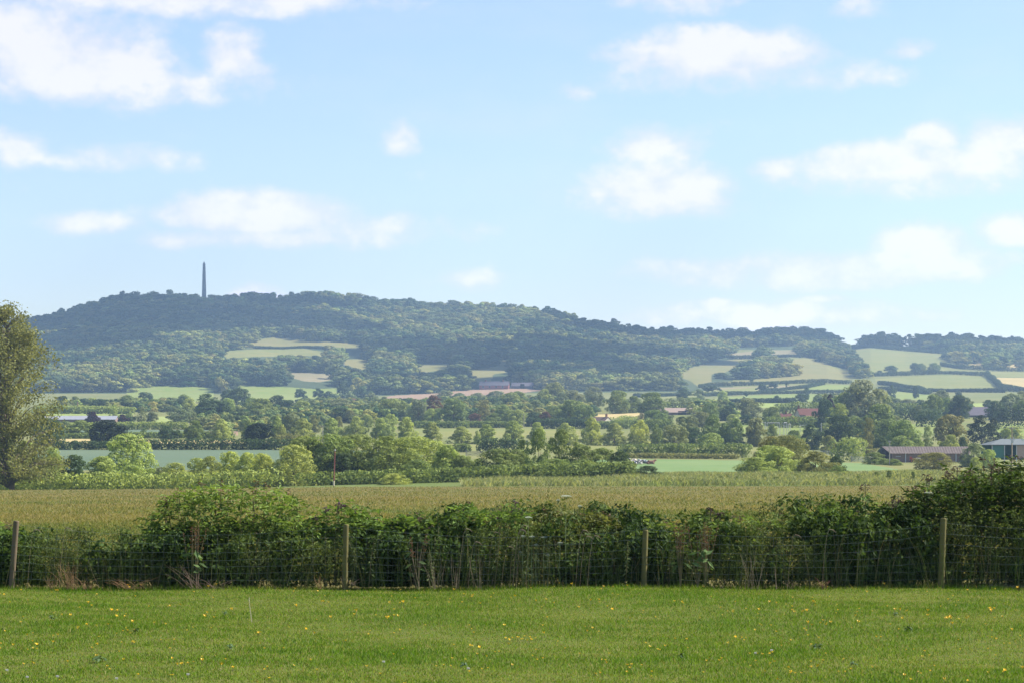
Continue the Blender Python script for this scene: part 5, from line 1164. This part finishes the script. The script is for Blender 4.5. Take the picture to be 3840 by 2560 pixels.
# ---------------------------------------------------------------- fence
WIRE = mat('fence_wire', (.075, .11, .11), .7, (5, (.11, .145, .15), 2), metal=.2)
POSTW = mat('treated_post', (.17, .145, .05), .9, (7, (.10, .095, .035), 2)); POSTW2 = mat('grey_post', (.17, .125, .08), .9, (7, (.10, .08, .05), 2))
FY = 36.28
def fence():
    o = thing('stock_fence', 'wire netting stock fence on round wooden posts along the lawn edge', 'fence', (0, FY, 0))
    def pt(x, y): return (x - 1920) / F * FY, EYE + (HZ - y) / F * FY
    data = [(-1080, 1960, -1090, 2203), (61, 1951, 43, 2204), (1297.5, 1964, 1293, 2201), (2420.5, 1985, 2414, 2198), (3538, 1941, 3529, 2204), (4660, 1960, 4655, 2204)]
    posts = []
    for i, (xt, yt, xb, yb) in enumerate(data):
        (x0, z0), (x1, z1) = pt(xb, yb), pt(xt, yt); m = MB(); r = [.043, .041, .040, .042, .045, .042][i]
        m.tube([(x0, 0, -.25), (x0, 0, 0), (x0 + (x1 - x0) * .5, .004, z1 * .5), (x1, 0, z1 - .012), (x1, 0, z1)], [r * 1.05, r * 1.04, r, r * .98, r * .86], 14)
        m.build('post', POSTW2 if i == 1 else POSTW, o, smooth=False); posts.append((x0, x1, z1))
    # netting: seven line wires, upright stay wires
    lv = [.905, .755, .605, .475, .355, .235, .115]; sagm = {0: .06, 1: .20, 2: .20, 3: .20, 4: .16}
    for s in range(5):
        (a0, a1, az), (b0, b1, bz) = posts[s], posts[s + 1]; m = MB(); rng = np.random.default_rng(90 + s)
        offa, offb = (az - .95) * .5, (bz - .95) * .5; T = np.linspace(0, 1, 29); dep = [.13, .15, .14, .16, .1][s]; sag = dep * (1 - (2 * T - 1) ** 2) ** 1.0
        W = []
        for k, l in enumerate(lv):
            f = 1 - k / 6.5; la, lb = l + offa * f, l + offb * f; za = min(la, az - .05)
            zz = la + (lb - la) * T - sag * f + rng.normal(0, .004, 29); xa = a0 + (a1 - a0) * l; xb = b0 + (b1 - b0) * l; xx = xa + (xb - xa) * T; yy = -.046 + rng.normal(0, .004, 29)
            P = np.stack([xx, yy, zz], 1); W.append(P); m.tube(list(P), .0012, 4, cap=False)
        n_st = int(abs(b0 - a0) / .15)
        for j in range(1, n_st):
            t = j / n_st + rng.normal(0, .002); pts = []
            for P in W: pts.append([np.interp(t, T, P[:, 0]) + rng.normal(0, .006), np.interp(t, T, P[:, 1]), np.interp(t, T, P[:, 2])])
            m.tube(pts, .0008, 3, cap=False)
        m.build('wire_netting', WIRE, o)
fence()

# ---------------------------------------------------------------- hedgerow behind the fence
HX = [-2000, 0, 50, 200, 400, 520, 600, 1200, 1300, 1430, 1600, 1680, 1900, 2000, 2100, 2300, 2400, 2500, 2650, 2800, 2900, 3050, 3150, 3250, 3400, 3480, 3600, 3700, 3840, 4400, 5400]
HYP = [2010, 2005, 2010, 2005, 2012, 2010, 1990, 1985, 1985, 1970, 1965, 1945, 1920, 1915, 1915, 1930, 1955, 1965, 1955, 1935, 1925, 1905, 1915, 1900, 1890, 1880, 1860, 1850, 1830, 1760, 1700]
def hedge_top(X, Y): return EYE + (HZ - np.interp(1920 + X / FY * F, HX, HYP)) / F * FY
def leaf_set(P, d, L, W, col, v, rng, up=None, fold=.2): 
    V, Q = kites(P, d, L, W, rng, up, fold); return V, Q
def undergrowth():
    rng = np.random.default_rng(31); Cs = []
    for _ in range(2300):
        X = rng.uniform(-9.5, 11.5); dep = rng.random() ** 1.3; Y = 36.42 + 2.1 * dep; top = float(hedge_top(X, Y)) * (.72 + .28 * min(1, dep * 1.6)); z = top * (1 - .98 * rng.random() ** 1.25); Cs.append((X, Y, max(z, .06), rng.uniform(.10, .24)))
    for _ in range(900): Cs.append((rng.uniform(-9.5, 11.5), rng.uniform(36.5, 37.1), rng.uniform(.04, .38), rng.uniform(.10, .2)))
    Cs = np.array(Cs); per = 62; i = np.repeat(np.arange(len(Cs)), per); n = len(i); d = rng.normal(size=(n, 3)); d[:, 2] += .35; d[:, 1] -= .15; d /= np.linalg.norm(d, axis=1, keepdims=True)
    P = Cs[i, :3] + d * (Cs[i, 3] * rng.uniform(.55, 1.1, n))[:, None] * np.array([1, .8, 1.0]); P[:, 1] = np.maximum(P[:, 1], 36.12 + .2 * rng.random(n)); P[:, 2] = np.maximum(P[:, 2], .01)
    typ = (np.sin(Cs[:, 0] * 1.9 + 1) + np.sin(Cs[:, 0] * 4.7 + Cs[:, 2] * 3) * .6 + rng.normal(0, .5, len(Cs)))[i]
    pal = np.array([[.028, .056, .013], [.042, .078, .018], [.068, .108, .027], [.096, .132, .036], [.06, .082, .028]]); c = pal[np.clip(((typ + 2) * 1.25).astype(int), 0, 4)] * rng.uniform(.8, 1.2, (n, 1))
    small = typ > .2; L = np.where(small, rng.uniform(.016, .034, n), rng.uniform(.028, .055, n)); W = L * np.where(small, .32, .5)
    V, Q = kites(P, d + rng.normal(size=d.shape) * .6, L, W, rng)
    # fine upright shoots and grass stems among it
    ns = 3400; X = rng.uniform(-9.3, 10.5, ns); Y = 36.16 + 1.6 * rng.random(ns) ** 1.5; h = np.minimum(hedge_top(X, Y) * rng.uniform(.35, 1.04, ns), rng.uniform(.4, 1.1, ns)); w = rng.uniform(.0012, .003, ns); lx = rng.normal(0, .26, ns) * h; ly = rng.normal(-.03, .08, ns) * h; z0 = np.zeros(ns)
    V2 = np.stack([np.stack([X - w, Y, z0], 1), np.stack([X + w, Y, z0], 1), np.stack([X + lx * .4 + w * .8, Y + ly * .4, h * .6], 1), np.stack([X + lx * .4 - w * .8, Y + ly * .4, h * .6], 1), np.stack([X + lx + w * .3, Y + ly, h], 1), np.stack([X + lx - w * .3, Y + ly, h], 1)], 1).reshape(-1, 3)
    i6 = np.arange(ns)[:, None] * 6 + len(V); Q2 = np.vstack([i6 + np.array([[0, 1, 2, 3]]), i6 + np.array([[3, 2, 4, 5]])])
    p2 = np.array([[.09, .14, .035], [.12, .16, .05], [.17, .16, .08], [.07, .11, .03]]); c2 = p2[rng.integers(0, 4, ns)] * rng.uniform(.7, 1.2, (ns, 1))
    o = link('undergrowth', mesh('undergrowth', np.vstack([V, V2]), quads=np.vstack([Q, Q2]), mats=[LEAF_F], attrs={'col': np.vstack([c, c2, c2]), 'v': rng.random(n + 2 * ns)}))
    stuff(o, 'tangled dark nettles, cleavers and grasses filling the hedgerow behind the wire', 'undergrowth')
undergrowth()

TIPM = leaf_material('young_shoot_leaf', 'object', trans=.25)
def shrub(name, lab, x0, x1, ytop, Y, col, tipcol=None, seed=1, n=420, leaf=.052, profile=None, base=.35, tips=12, cat='bush', stems=9, aspect=.36):
    """hedgerow shrub of compound leaves between photo columns x0..x1, top row ytop, with its own stems and dark shoot tips"""
    rng = np.random.default_rng(seed); Xa, Xb = wx(x0, Y), wx(x1, Y); H = EYE + (HZ - ytop) / F * Y; Xc = (Xa + Xb) / 2; wd = (Xb - Xa) / 2; dp = min(.75, wd * .8)
    o = thing(name, lab, cat, (Xc, Y, -.05)); prof = profile or [(-1, .55), (-.7, .8), (-.2, 1), (.3, .97), (.75, .8), (1, .5)]; px_, pz_ = zip(*prof)
    m = MB(); ends = []
    for k in range(stems):
        t = -1 + 2 * (k + .5) / stems + rng.normal(0, .06); hh = H * np.interp(t, px_, pz_) * rng.uniform(.9, 1.02); e = np.array([t * wd * .92, rng.uniform(-dp, dp) * .7, hh]); b = np.array([t * wd * .45, rng.uniform(-.2, .2), 0.])
        m.tube([b, b * .5 + e * .5 + np.array([0, 0, .1]), e], [.014, .010, .004], 5, cap=False); ends.append(e)
        for _ in range(3):
            s = b + (e - b) * rng.uniform(.4, .8); e2 = s + np.array([rng.normal(0, .22), rng.normal(0, .18), rng.uniform(.12, .35)]); m.tube([s, e2], [.007, .003], 4, cap=False)
    # compound leaves: pairs of leaflets along a drooping stalk
    P, D, U, L, v = [], [], [], [], []
    for k in range(n):
        t = rng.uniform(-1, 1); top = H * np.interp(t, px_, pz_); q = rng.random() ** .6; z = base * H + (top - base * H) * q; a = rng.uniform(-math.pi, 0.3); rr = math.sqrt(max(0, 1 - (max(0, q - .55) / .5) ** 2 * .8))
        c = np.array([t * wd, -dp * rr * rng.uniform(.2, 1.0) if rng.random() < .72 else dp * rng.uniform(0, .8), z + rng.normal(0, .05)])
        out = np.array([rng.normal(0, .7) + t * .35, -.55 + rng.normal(0, .5), .15 + rng.normal(0, .35)]); out /= np.linalg.norm(out); vv = np.clip(rng.normal(.5, .22), 0, 1); sz = leaf * rng.uniform(.7, 1.25)
        side = np.cross(out, (0, 0, 1.)); side /= np.linalg.norm(side) + 1e-6; nrm = np.cross(side, out); 
        for j in range(3):
            s = c + out * sz * (.6 + 1.3 * j) - np.array([0, 0, .25 * sz * j * j])
            for sg in ((-1, 1) if j < 2 else (0,)):
                du = out * .55 + side * sg * .9 - np.array([0, 0, .35]); du /= np.linalg.norm(du); P.append(s + du * sz * .8); U.append(du); D.append(nrm + rng.normal(size=3) * .3); L.append(sz * rng.uniform(.8, 1.1)); v.append(np.clip(vv + rng.normal(0, .1), 0, 1))
    P, D, U, L, v = map(np.array, (P, D, U, L, v)); P[:, 2] = np.maximum(P[:, 2], .05); V, Q = kites(P, D, L, L * aspect, rng, up=U * 3, fold=.35)
    link('foliage', mesh('foliage', V, quads=Q, mats=[LEAF], attrs={'v': v}), o, color=col)
    if tips:
        P, D, U, L = [], [], [], []; mt = m
        for k in range(tips):
            t = rng.uniform(-.95, .95); top = H * np.interp(t, px_, pz_); hh = top * rng.uniform(.97, 1.09); c = np.array([t * wd, rng.uniform(-dp, dp) * .6, hh]); mt.tube([c - np.array([rng.normal(0, .03), 0, .35]), c], [.007, .004], 5, cap=False)
            for j in range(13):
                a = rng.random() * 6.28; du = np.array([math.cos(a), math.sin(a), rng.uniform(-.5, .7)]); du /= np.linalg.norm(du); s = rng.uniform(.022, .042); P.append(c + du * s * 1.2 + np.array([0, 0, rng.uniform(-.06, .02)])); U.append(du); D.append(np.array([rng.normal(0, .3), rng.normal(-.3, .3), 1])); L.append(s)
        P, D, U, L = map(np.array, (P, D, U, L)); V, Q = kites(P, D, L, L * .4, rng, up=U * 3, fold=.3)
        link('young_leaves', mesh('young_leaves', V, quads=Q, mats=[TIPM], attrs={'v': rng.random(len(P))}), o, color=tipcol or (.05, .035, .035))
    m.build('stem', STEM, o)
    return o
GRN = (.120, .195, .045); GRN2 = (.10, .165, .042); PUR = (.060, .035, .045); BRN = (.14, .10, .055)
shrub('elder_bush', 'large leafy elder mound standing highest behind the first fence gap', 560, 1135, 1812, 37.6, (.150, .225, .052), BRN, 1, 760, .050, [(-1, .62), (-.8, .82), (-.45, .97), (0, 1), (.5, .98), (.85, .92), (1, .7)], tips=16)
shrub('elder_bush', 'elder with dark purple shoot tips right of the leafy mound', 1120, 1460, 1886, 37.5, GRN, PUR, 2, 420, .056, [(-1, .7), (-.5, .9), (.1, 1), (.5, .98), (1, .7)], tips=16)
shrub('elder_bush', 'low elder with purple tops behind the second post', 1410, 1640, 1918, 37.5, GRN, PUR, 3, 260, .058, tips=10)
shrub('elder_bush', 'elder with purple tops left of the tall white umbel', 1650, 1985, 1882, 37.4, GRN, PUR, 4, 420, .054, [(-1, .6), (-.6, .95), (-.2, .98), (.2, .86), (.7, .98), (1, .8)], tips=15)
shrub('elder_bush', 'leafy shoots entering behind the left most post', -190, 50, 1920, 37.2, GRN, BRN, 5, 190, .054, [(-1, .9), (0, 1), (.6, .95), (1, .8)], tips=5)
shrub('bramble_bush', 'olive bramble mass with brownish shoot ends behind the tall umbel', 1950, 2330, 1905, 37.6, (.12, .14, .046), (.13, .10, .055), 6, 520, .040, [(-1, .88), (-.5, 1), (.2, .97), (.7, .94), (1, .88)], tips=20, aspect=.6)
shrub('bramble_bush', 'green bramble spilling over the wire at the third post', 2290, 2640, 1948, 37.2, (.13, .19, .046), BRN, 7, 430, .038, tips=5, aspect=.6)
shrub('bramble_bush', 'sprawling bramble between the rusty docks and the slope of shrubs', 2600, 3050, 1925, 37.5, (.11, .17, .044), BRN, 8, 480, .038, [(-1, .86), (-.3, .94), (.4, 1), (1, .98)], tips=6, aspect=.55)
shrub('elder_bush', 'shrub rising towards the right hand post, paler shoots on top', 2990, 3420, 1893, 37.6, GRN2, (.09, .08, .05), 9, 520, .045, [(-1, .92), (-.4, 1), (.2, .98), (.7, 1), (1, 1)], tips=9)
shrub('elder_bush', 'tall dark elder at the right hand corner, lower part', 3370, 3860, 1775, 37.5, (.045, .078, .019), (.08, .065, .04), 10, 900, .054, [(-1, .74), (-.6, .9), (-.2, .96), (.3, 1), (1, 1.03)], tips=18, base=.2, stems=14)
shrub('elder_bush', 'tall elder behind the dark corner one, higher top', 3540, 4150, 1722, 38.6, (.055, .092, .023), (.08, .06, .04), 11, 900, .056, [(-1, .85), (-.5, .95), (0, 1), (1, 1.05)], tips=18, base=.2, stems=14)
shrub('elder_bush', 'highest elder continuing the hedge past the right edge', 3800, 5200, 1640, 37.7, (.05, .08, .02), None, 12, 1500, .058, [(-1, .86), (-.5, .95), (0, 1), (1, 1.05)], tips=0, base=.08, stems=18)
def shoot(lab, zc, x, ytop, Y, seed, s=1.0):
    rng = np.random.default_rng(seed); px, py = S(zc, x, ytop); X = wx(px, Y); H = EYE + (HZ - py) / F * Y; o = thing('elder_shoot', lab, 'plant', (X, Y, 0)); m = MB(); m.tube([(rng.normal(0, .05), 0, .2), (.01, 0, H * .6), (0, 0, H)], [.011, .009, .005], 6); m.build('stem', mat('dark_stem', (.06, .045, .03), .8, (20, (.09, .07, .04), 2)) if 'dark_stem' not in bpy.data.materials else bpy.data.materials['dark_stem'], o)
    for nm, cnt, z0, z1, ln, col in (('foliage', 46, H - .62 * s, H - .10, .055, GRN), ('seed_sprays', 30, H - .07, H + .03, .030, (.06, .04, .035))):
        a = rng.random(cnt) * 6.28; r = rng.uniform(.05, .24 if nm == 'foliage' else .09, cnt) * s; P = np.stack([r * np.cos(a), r * np.sin(a), rng.uniform(z0, z1, cnt) - r * .25], 1); U = np.stack([np.cos(a), np.sin(a), -.4 * np.ones(cnt)], 1)
        V, Q = kites(P, np.stack([rng.normal(0, .3, cnt), rng.normal(-.3, .3, cnt), np.ones(cnt)], 1), ln * rng.uniform(.7, 1.2, cnt), ln * .36, rng, up=U * 3, fold=.3); link(nm, mesh(nm, V, quads=Q, mats=[LEAF], attrs={'v': rng.random(cnt)}), o, color=col)
for i, (zc, x, y, lab) in enumerate([('q', 782, 130, 'tall single elder shoot standing clear against the barley'), ('q', 1022, 215, 'second elder shoot nearer the corner elder'), ('q', 955, 255, 'short elder shoot between the two clear standing ones'), ('q', 1230, 55, 'elder shoot above the white umbel at the corner elder'),
                                      ('q', 1385, 20, 'elder shoot rising over the corner elder left part'), ('q', 1125, 140, 'thin elder shoot left of the corner umbel'), ('p', 1480, 300, 'brown headed shoot above the rusty docks'), ('p', 1550, 335, 'small brown headed shoot beside the one over the docks'), ('q', 470, 270, 'leafy shoot on the shrub slope left of the clear ones'), ('q', 1450, -5, 'highest elder shoot left of the barns'), ('q', 1700, -20, 'elder shoot in front of the green barn')]):
    shoot(lab, zc, x, y, 37.3 + .05 * i, 200 + i, .8 if i > 5 else 1)

# umbels, docks, nettles, straw
HSTEM = mat('hogweed_stem', (.20, .25, .10), .7, (30, (.15, .18, .08), 2))
UMB = mat('umbel_white', (.27, .30, .24), .9, (40, (.21, .245, .18), 2), spec=.05); RUSTY = leaf_material('dock_seed', 'object', trans=.15)
def hogweed(lab, zc, heads, seed, Y=36.42):
    rng = np.random.default_rng(seed); px, _ = S(zc, heads[0][0], 0); X0 = wx(px, Y); o = thing('hogweed', lab, 'plant', (X0, Y, 0)); m = MB(); mains = None
    for k, (x, y, w) in enumerate(heads):
        qx, qy = S(zc, x, y); X = wx(qx, Y) - X0; z = EYE + (HZ - qy) / F * Y; r = w / 1.936 / F * Y / 2 * .72; st = (0, 0, 0) if k == 0 else (0, 0, z * .75)
        m.tube([st, ((st[0] + X) / 2 - .01, 0, (st[2] + z) / 2), (X, 0, z - .05)], [.008 if k == 0 else .004, .007 if k == 0 else .0035, .004], 6, cap=False)
        h = MB()
        for j in range(16):
            a = j * 2.4; f = math.sqrt((j + .5) / 16); tip = (X + r * f * math.cos(a), r * f * math.sin(a), z - .018 * f * f); h.tube([(X, 0, z - .05), tip], .0018, 3, 1, cap=False)
            for b in range(5): 
                aa = b * 1.257 + j; q = r * .16; c = (tip[0] + q * math.cos(aa), tip[1] + q * math.sin(aa), tip[2] + .004); e = q * .62
                h.poly([(c[0] - e, c[1], c[2]), (c[0], c[1] - e, c[2] - .002), (c[0] + e, c[1], c[2]), (c[0], c[1] + e, c[2] + .003)], [[0, 1, 2, 3]], 0)
        h.build('umbel', [UMB, HSTEM], o)
    m.build('stem', HSTEM, o)
hogweed('tallest hogweed with broad white umbel above the hedge', 'p', [(432, 205, 110), (375, 235, 40), (530, 278, 45)], 1)
hogweed('hogweed umbel on a long stem left of the tallest one', 'p', [(158, 360, 72)], 2)
hogweed('hogweed umbel just above the top wire, middle of three', 'p', [(185, 500, 58)], 3)
hogweed('hogweed with flat umbel touching the top wire, right of three', 'p', [(272, 505, 62)], 4)
hogweed('hogweed umbel above the top wire, left of three', 'p', [(120, 495, 46)], 5)
hogweed('hogweed umbel on the tall stem foot below the top wire', 'p', [(388, 545, 62)], 6)
hogweed('hogweed umbel below the middle of three', 'p', [(215, 558, 44), (100, 612, 30)], 7)
hogweed('lowest hogweed with drooping small umbel', 'p', [(298, 634, 44)], 8)
hogweed('white umbel in front of the dark corner elder', 'q', [(1242, 182, 88)], 9, 37.1)
def dock(lab, zc, x, ytop, seed, Y=36.32, n=5):
    rng = np.random.default_rng(seed); px, py = S(zc, x, ytop); X = wx(px, Y); H = EYE + (HZ - py) / F * Y; o = thing('dock_plant', lab, 'plant', (X, Y, 0)); m = MB(); P = []
    for k in range(n):
        e = np.array([rng.normal(0, .09), rng.normal(0, .05), H * rng.uniform(.86, 1)]); m.tube([(0, 0, 0), e * .55, e], [.006, .005, .002], 5, cap=False)
        for t in np.linspace(.62, 1, 34): P.append(e * t + rng.normal(0, .016, 3))
    m.build('stem', STEM, o); P = np.array(P); V, Q = kites(P, rng.normal(size=P.shape), .011, .008, rng); link('seed_sprays', mesh('seed_sprays', V, quads=Q, mats=[RUSTY], attrs={'v': rng.random(len(P))}), o, color=(.14, .065, .03))
    nl = 7; a = rng.random(nl) * 6.28; P = np.stack([.12 * np.cos(a), .1 * np.sin(a) - .05, rng.uniform(.25, .6, nl) * H], 1); V, Q = kites(P, np.stack([np.cos(a), np.sin(a) - .5, np.ones(nl)], 1), .085, .03, rng, up=np.stack([np.cos(a), np.sin(a), .6 * np.ones(nl)], 1) * 2); link('leaf', mesh('leaf', V, quads=Q, mats=[LEAF], attrs={'v': rng.random(nl)}), o, color=(.09, .15, .05))
dock('rusty dock in front of the leafy elder mound', 'n', 1425, 375, 1); dock('rusty dock near the mound, shorter and paler', 'n', 1390, 420, 2); dock('large rusty dock right of the third post', 'p', 1440, 400, 3, n=9); dock('rusty dock close to the third post', 'p', 1262, 395, 4, n=6)
dock('dull dock right of the second post', 'o', 1180, 480, 5, n=4); dock('slim rusty dock at the large one left side', 'p', 1390, 430, 6, n=4)
# nettles: three shapes, many copies
def nettle_parts(seed):
    rng = np.random.default_rng(seed); m = MB(); m.tube([(0, 0, 0), (.015, 0, .5), (0, 0, 1)], [.005, .004, .002], 5, cap=False); P, U, D, L = [], [], [], []
    for k in range(17):
        z = .22 + .78 * k / 17; s = .040 * (1.05 - .75 * (k / 17) ** 2) * rng.uniform(.5, 1.3)
        for sg in (0, math.pi): a = k * 1.57 + sg + rng.normal(0, .2); du = np.array([math.cos(a), math.sin(a), -.45 + .5 * k / 17]); P.append(np.array([0, 0, z]) + du * s * 1.1); U.append(du); D.append(np.array([math.cos(a) * .4, math.sin(a) * .4, 1])); L.append(s)
        if k > 7:
            for j in range(4): a = rng.random() * 6.28; du = np.array([math.cos(a), math.sin(a), -1.1]); P.append(np.array([0, 0, z]) + du * .03); U.append(du); D.append(rng.normal(size=3)); L.append(.026)
    P, U, D, L = map(np.array, (P, U, D, L)); V, Q = kites(P, D, L, L * .38, rng, up=U * 3, fold=.3)
    return m.make('stem', STEM), mesh('foliage', V, quads=Q, mats=[LEAF], attrs={'v': rng.random(len(P))})
NP = [nettle_parts(70 + i) for i in range(4)]
rngn = np.random.default_rng(44)
for k in range(70):
    x = rngn.uniform(-.2, .2) if k > 30 else rngn.uniform(-.075, .02); Y = rngn.uniform(36.2, 36.9); X = x * Y; h = min(float(hedge_top(X, Y)) * rngn.uniform(.5, .95), 1.1); st, fo = NP[k % 4]
    o = thing('nettle', 'upright nettle among the tangled growth behind the wire netting', 'plant', (X, Y, 0), rngn.random() * 6.28, 'nettles behind the wire netting'); o.rotation_euler[0] = rngn.normal(0, .14); o.rotation_euler[1] = rngn.normal(0, .18)
    link('stem', st, o, scale=(1.2, 1.2, h)); link('foliage', fo, o, scale=(1.0, 1.0, h), color=np.array([.085, .12, .045]) * rngn.uniform(.75, 1.25))
STRAW = mat('dead_straw', (.27, .165, .075), .85, (30, (.25, .15, .08), 2)); TWIG = mat('dead_twig', (.16, .105, .075), .9, (30, (.22, .165, .12), 2)); PALE = mat('pale_dead_stem', (.25, .21, .135), .85, (30, (.18, .14, .09), 2))
def tuft(lab, zc, x, ytop, w, n, mt, seed, lean=0, name='dead_grass', Y=36.08, r=.0020):
    rng = np.random.default_rng(seed); px, py = S(zc, x, ytop); X = wx(px, Y); H = EYE + (HZ - py) / F * Y; ww = w / 1.936 / F * Y; m = MB()
    for k in range(n):
        b = rng.normal(0, ww * .18); h = H * rng.uniform(.4, 1); e = b + rng.normal(0, ww * .4) + lean * h; m.tube([(b, rng.normal(0, .03), -.01), ((b + e) / 2 - .01, rng.normal(-.02, .03), h * .6), (e, rng.normal(-.03, .04), h)], [r, r * .9, r * .4], 4, cap=False)
    o = m.build(name, mt, loc=(X, Y, 0)); return tag(o, lab, 'dead plant')
for args in [('straw coloured dead grass tuft right of the left most post', 'n', 510, 665, 150, 34, STRAW, 1), ('smaller straw tuft nearest the left most post', 'n', 385, 755, 110, 22, STRAW, 2), ('short dead straw at the base right of the two tufts', 'n', 620, 780, 120, 14, STRAW, 3), ('sparse dead stalks before the dark hollow in the hedge', 'n', 960, 790, 260, 22, STRAW, 4, -.2),
             ('bent dead twigs left of the dark bushy hedge foot', 'n', 1440, 700, 220, 16, TWIG, 5, -.5), ('low brown twigs curving along the ground', 'n', 1580, 800, 260, 14, TWIG, 6, .4), ('small straw tuft left of the second post', 'o', 488, 780, 46, 14, STRAW, 7), ('dead twigs crossing at the second post foot', 'o', 720, 790, 180, 7, TWIG, 8, .8),
             ('pale dead stems standing right of the second post', 'o', 1200, 530, 90, 6, PALE, 9), ('curved pale stems between the second and third post', 'o', 1330, 560, 200, 9, PALE, 10, .1), ('bleached stalk with split foot near the umbels', 'o', 1470, 570, 60, 5, PALE, 11), ('pair of pale stems under the umbels', 'o', 1640, 520, 100, 6, PALE, 12),
             ('tangle of pale branching stems right of the docks', 'p', 1760, 560, 200, 10, PALE, 13), ('pale straight dead stem alone in the right half', 'q', 135, 600, 14, 2, PALE, 14), ('thin reddish dead stems at the shrub slope foot', 'q', 470, 790, 110, 14, mat('reddish_stem', (.22, .08, .05), .85, (30, (.16, .07, .05), 2)), 15),
             ('curled dead twig low right of the docks', 'p', 1560, 800, 130, 4, PALE, 16, .5), ('brown dead stalk clump under the lone pale stem', 'q', 250, 800, 90, 10, TWIG, 17)]: tuft(*args)
# tall grasses with drooping heads
SEEDH = mat('grass_seed_head', (.17, .13, .09), .85, (30, (.22, .17, .12), 2))
for i, (zc, x, y) in enumerate([('o', 1530, 445), ('o', 1600, 540), ('o', 1740, 470), ('o', 1840, 575), ('o', 1925, 455), ('p', 85, 450), ('p', 110, 420), ('p', 570, 500), ('p', 625, 495), ('p', 540, 455), ('n', 240, 450), ('n', 470, 440), ('q', 510, 450), ('q', 260, 490)]):
    rng = np.random.default_rng(300 + i); Y = 36.12; px, py = S(zc, x, y); X = wx(px, Y); H = EYE + (HZ - py) / F * Y; o = thing('tall_grass', 'tall grass stalk with drooping seed head among the nettles', 'grass', (X, Y, 0), 0, 'tall grasses with seed heads'); m = MB(); m.tube([(-.08, 0, 0), (-.05, 0, H * .5), (-.01, 0, H * .9), (.03, 0, H)], [.0018, .0018, .0014, .0012], 4, cap=False); m.build('stalk', PALE, o)
    m = MB(); m.tube([(-.01, 0, H * .92), (.03, -.01, H), (.08, -.01, H - .01), (.12, -.01, H - .05)], [.002, .007, .006, .0015], 6); m.build('seed_head', SEEDH, o)

X, Y = 14.6, 40.2  # tree out of view, added to cast shade on the hedge's right end
o = thing('tree', 'unseen tree past the right end of the fence, added to shade the hedge', 'tree', (X, Y, -.1)); link('crown', CROWNS['V'][0], o, scale=(7.0, 5.0, 8.2), color=COL['md']); link('trunk', TRUNKS[1], o, scale=(5, 5, 7))

# ---------------------------------------------------------------- haze
HAZE_DENSITY = 1.25e-4
# clouds added out of view to shade the wooded slope and leave sunny gaps
CLOUDW = mat('cloud_white', (.8, .8, .82), 1.0)
def shade_cloud(lab, spots, alt, seed):
    rng = np.random.default_rng(seed); V, T, n = [], [], 0; c0 = None
    for x, y, r in spots:
        Y = depth_at(x, y, 2200); X = wx(x, Y); z = gz(X, Y); t = (alt - z) / SD[2]; c = np.array([X, Y, z]) + SD * t
        for _ in range(5):
            cc = c + np.array([rng.normal(0, .45) * r, rng.normal(0, .45) * r, rng.uniform(0, .25) * r]); rr = r * rng.uniform(.45, .8); a = np.linspace(0, 2 * math.pi, 15)[:-1]; b = np.linspace(-math.pi / 2, math.pi / 2, 9); A, B = np.meshgrid(a, b)
            P = np.stack([np.cos(A) * np.cos(B), np.sin(A) * np.cos(B), np.sin(B) * np.where(B < 0, .18, .5)], -1) * rr * (1 + .12 * np.sin(3 * A + seed) * np.cos(B))[..., None] + cc
            idx = np.arange(A.size).reshape(A.shape); T += [[idx[i, j] + n, idx[i, (j + 1) % 14] + n, idx[i + 1, (j + 1) % 14] + n, idx[i + 1, j] + n] for i in range(8) for j in range(14)]; V.append(P.reshape(-1, 3)); n += A.size
    o = link('cloud', mesh('cloud', np.vstack(V), quads=np.array(T), mats=[CLOUDW], smooth=True)); o['kind'] = 'structure'; o['label'] = lab
shade_cloud('unseen white cloud added to shade the monument end of the hill', [(x, y, r) for x, y, r in ((150, 1230, 150), (380, 1180, 140), (620, 1150, 140), (860, 1150, 130), (1080, 1180, 120), (1100, 1220, 90), (560, 1245, 150), (300, 1285, 165), (760, 1225, 110), (450, 1300, 110), (1290, 1250, 80))], 1150, 3)
shade_cloud('unseen broad cloud added to shade the middle of the wooded slope', [(x, y, r) for x, y, r in ((1700, 1330, 90), (1900, 1350, 110), (2150, 1340, 120), (2290, 1340, 110), (2100, 1420, 100))], 1200, 4)
shade_cloud('unseen long cloud added to shade the right ridge', [(x, y, r) for x, y, r in ((2330, 1270, 100), (2500, 1275, 110), (2700, 1275, 120), (2950, 1270, 110), (3200, 1290, 90), (3450, 1290, 90), (3700, 1300, 110))], 1250, 5)
def haze():
    x0, x1, y0, y1, z0, z1 = -7200, 7200, -120, 4460, min(LOWEST) - 1, 300
    m = MB(); m.box(((x0 + x1) / 2, (y0 + y1) / 2, (z0 + z1) / 2), (x1 - x0, y1 - y0, z1 - z0))
    hm = bpy.data.materials.new('haze'); hm.use_nodes = True; nt = hm.node_tree; nt.nodes.clear(); N, Lk, M = nt_helpers(nt)
    v = N('ShaderNodeVolumePrincipled'); v.inputs['Color'].default_value = (.48, .70, .98, 1); v.inputs['Density'].default_value = HAZE_DENSITY; v.inputs['Anisotropy'].default_value = .3
    out = N('ShaderNodeOutputMaterial'); Lk(v.outputs[0], out.inputs['Volume'])
    o = m.build('haze', hm); o['kind'] = 'stuff'; o['label'] = 'pale blue summer haze over the valley'; o['category'] = 'haze'
USE_HAZE = True
if USE_HAZE: haze()
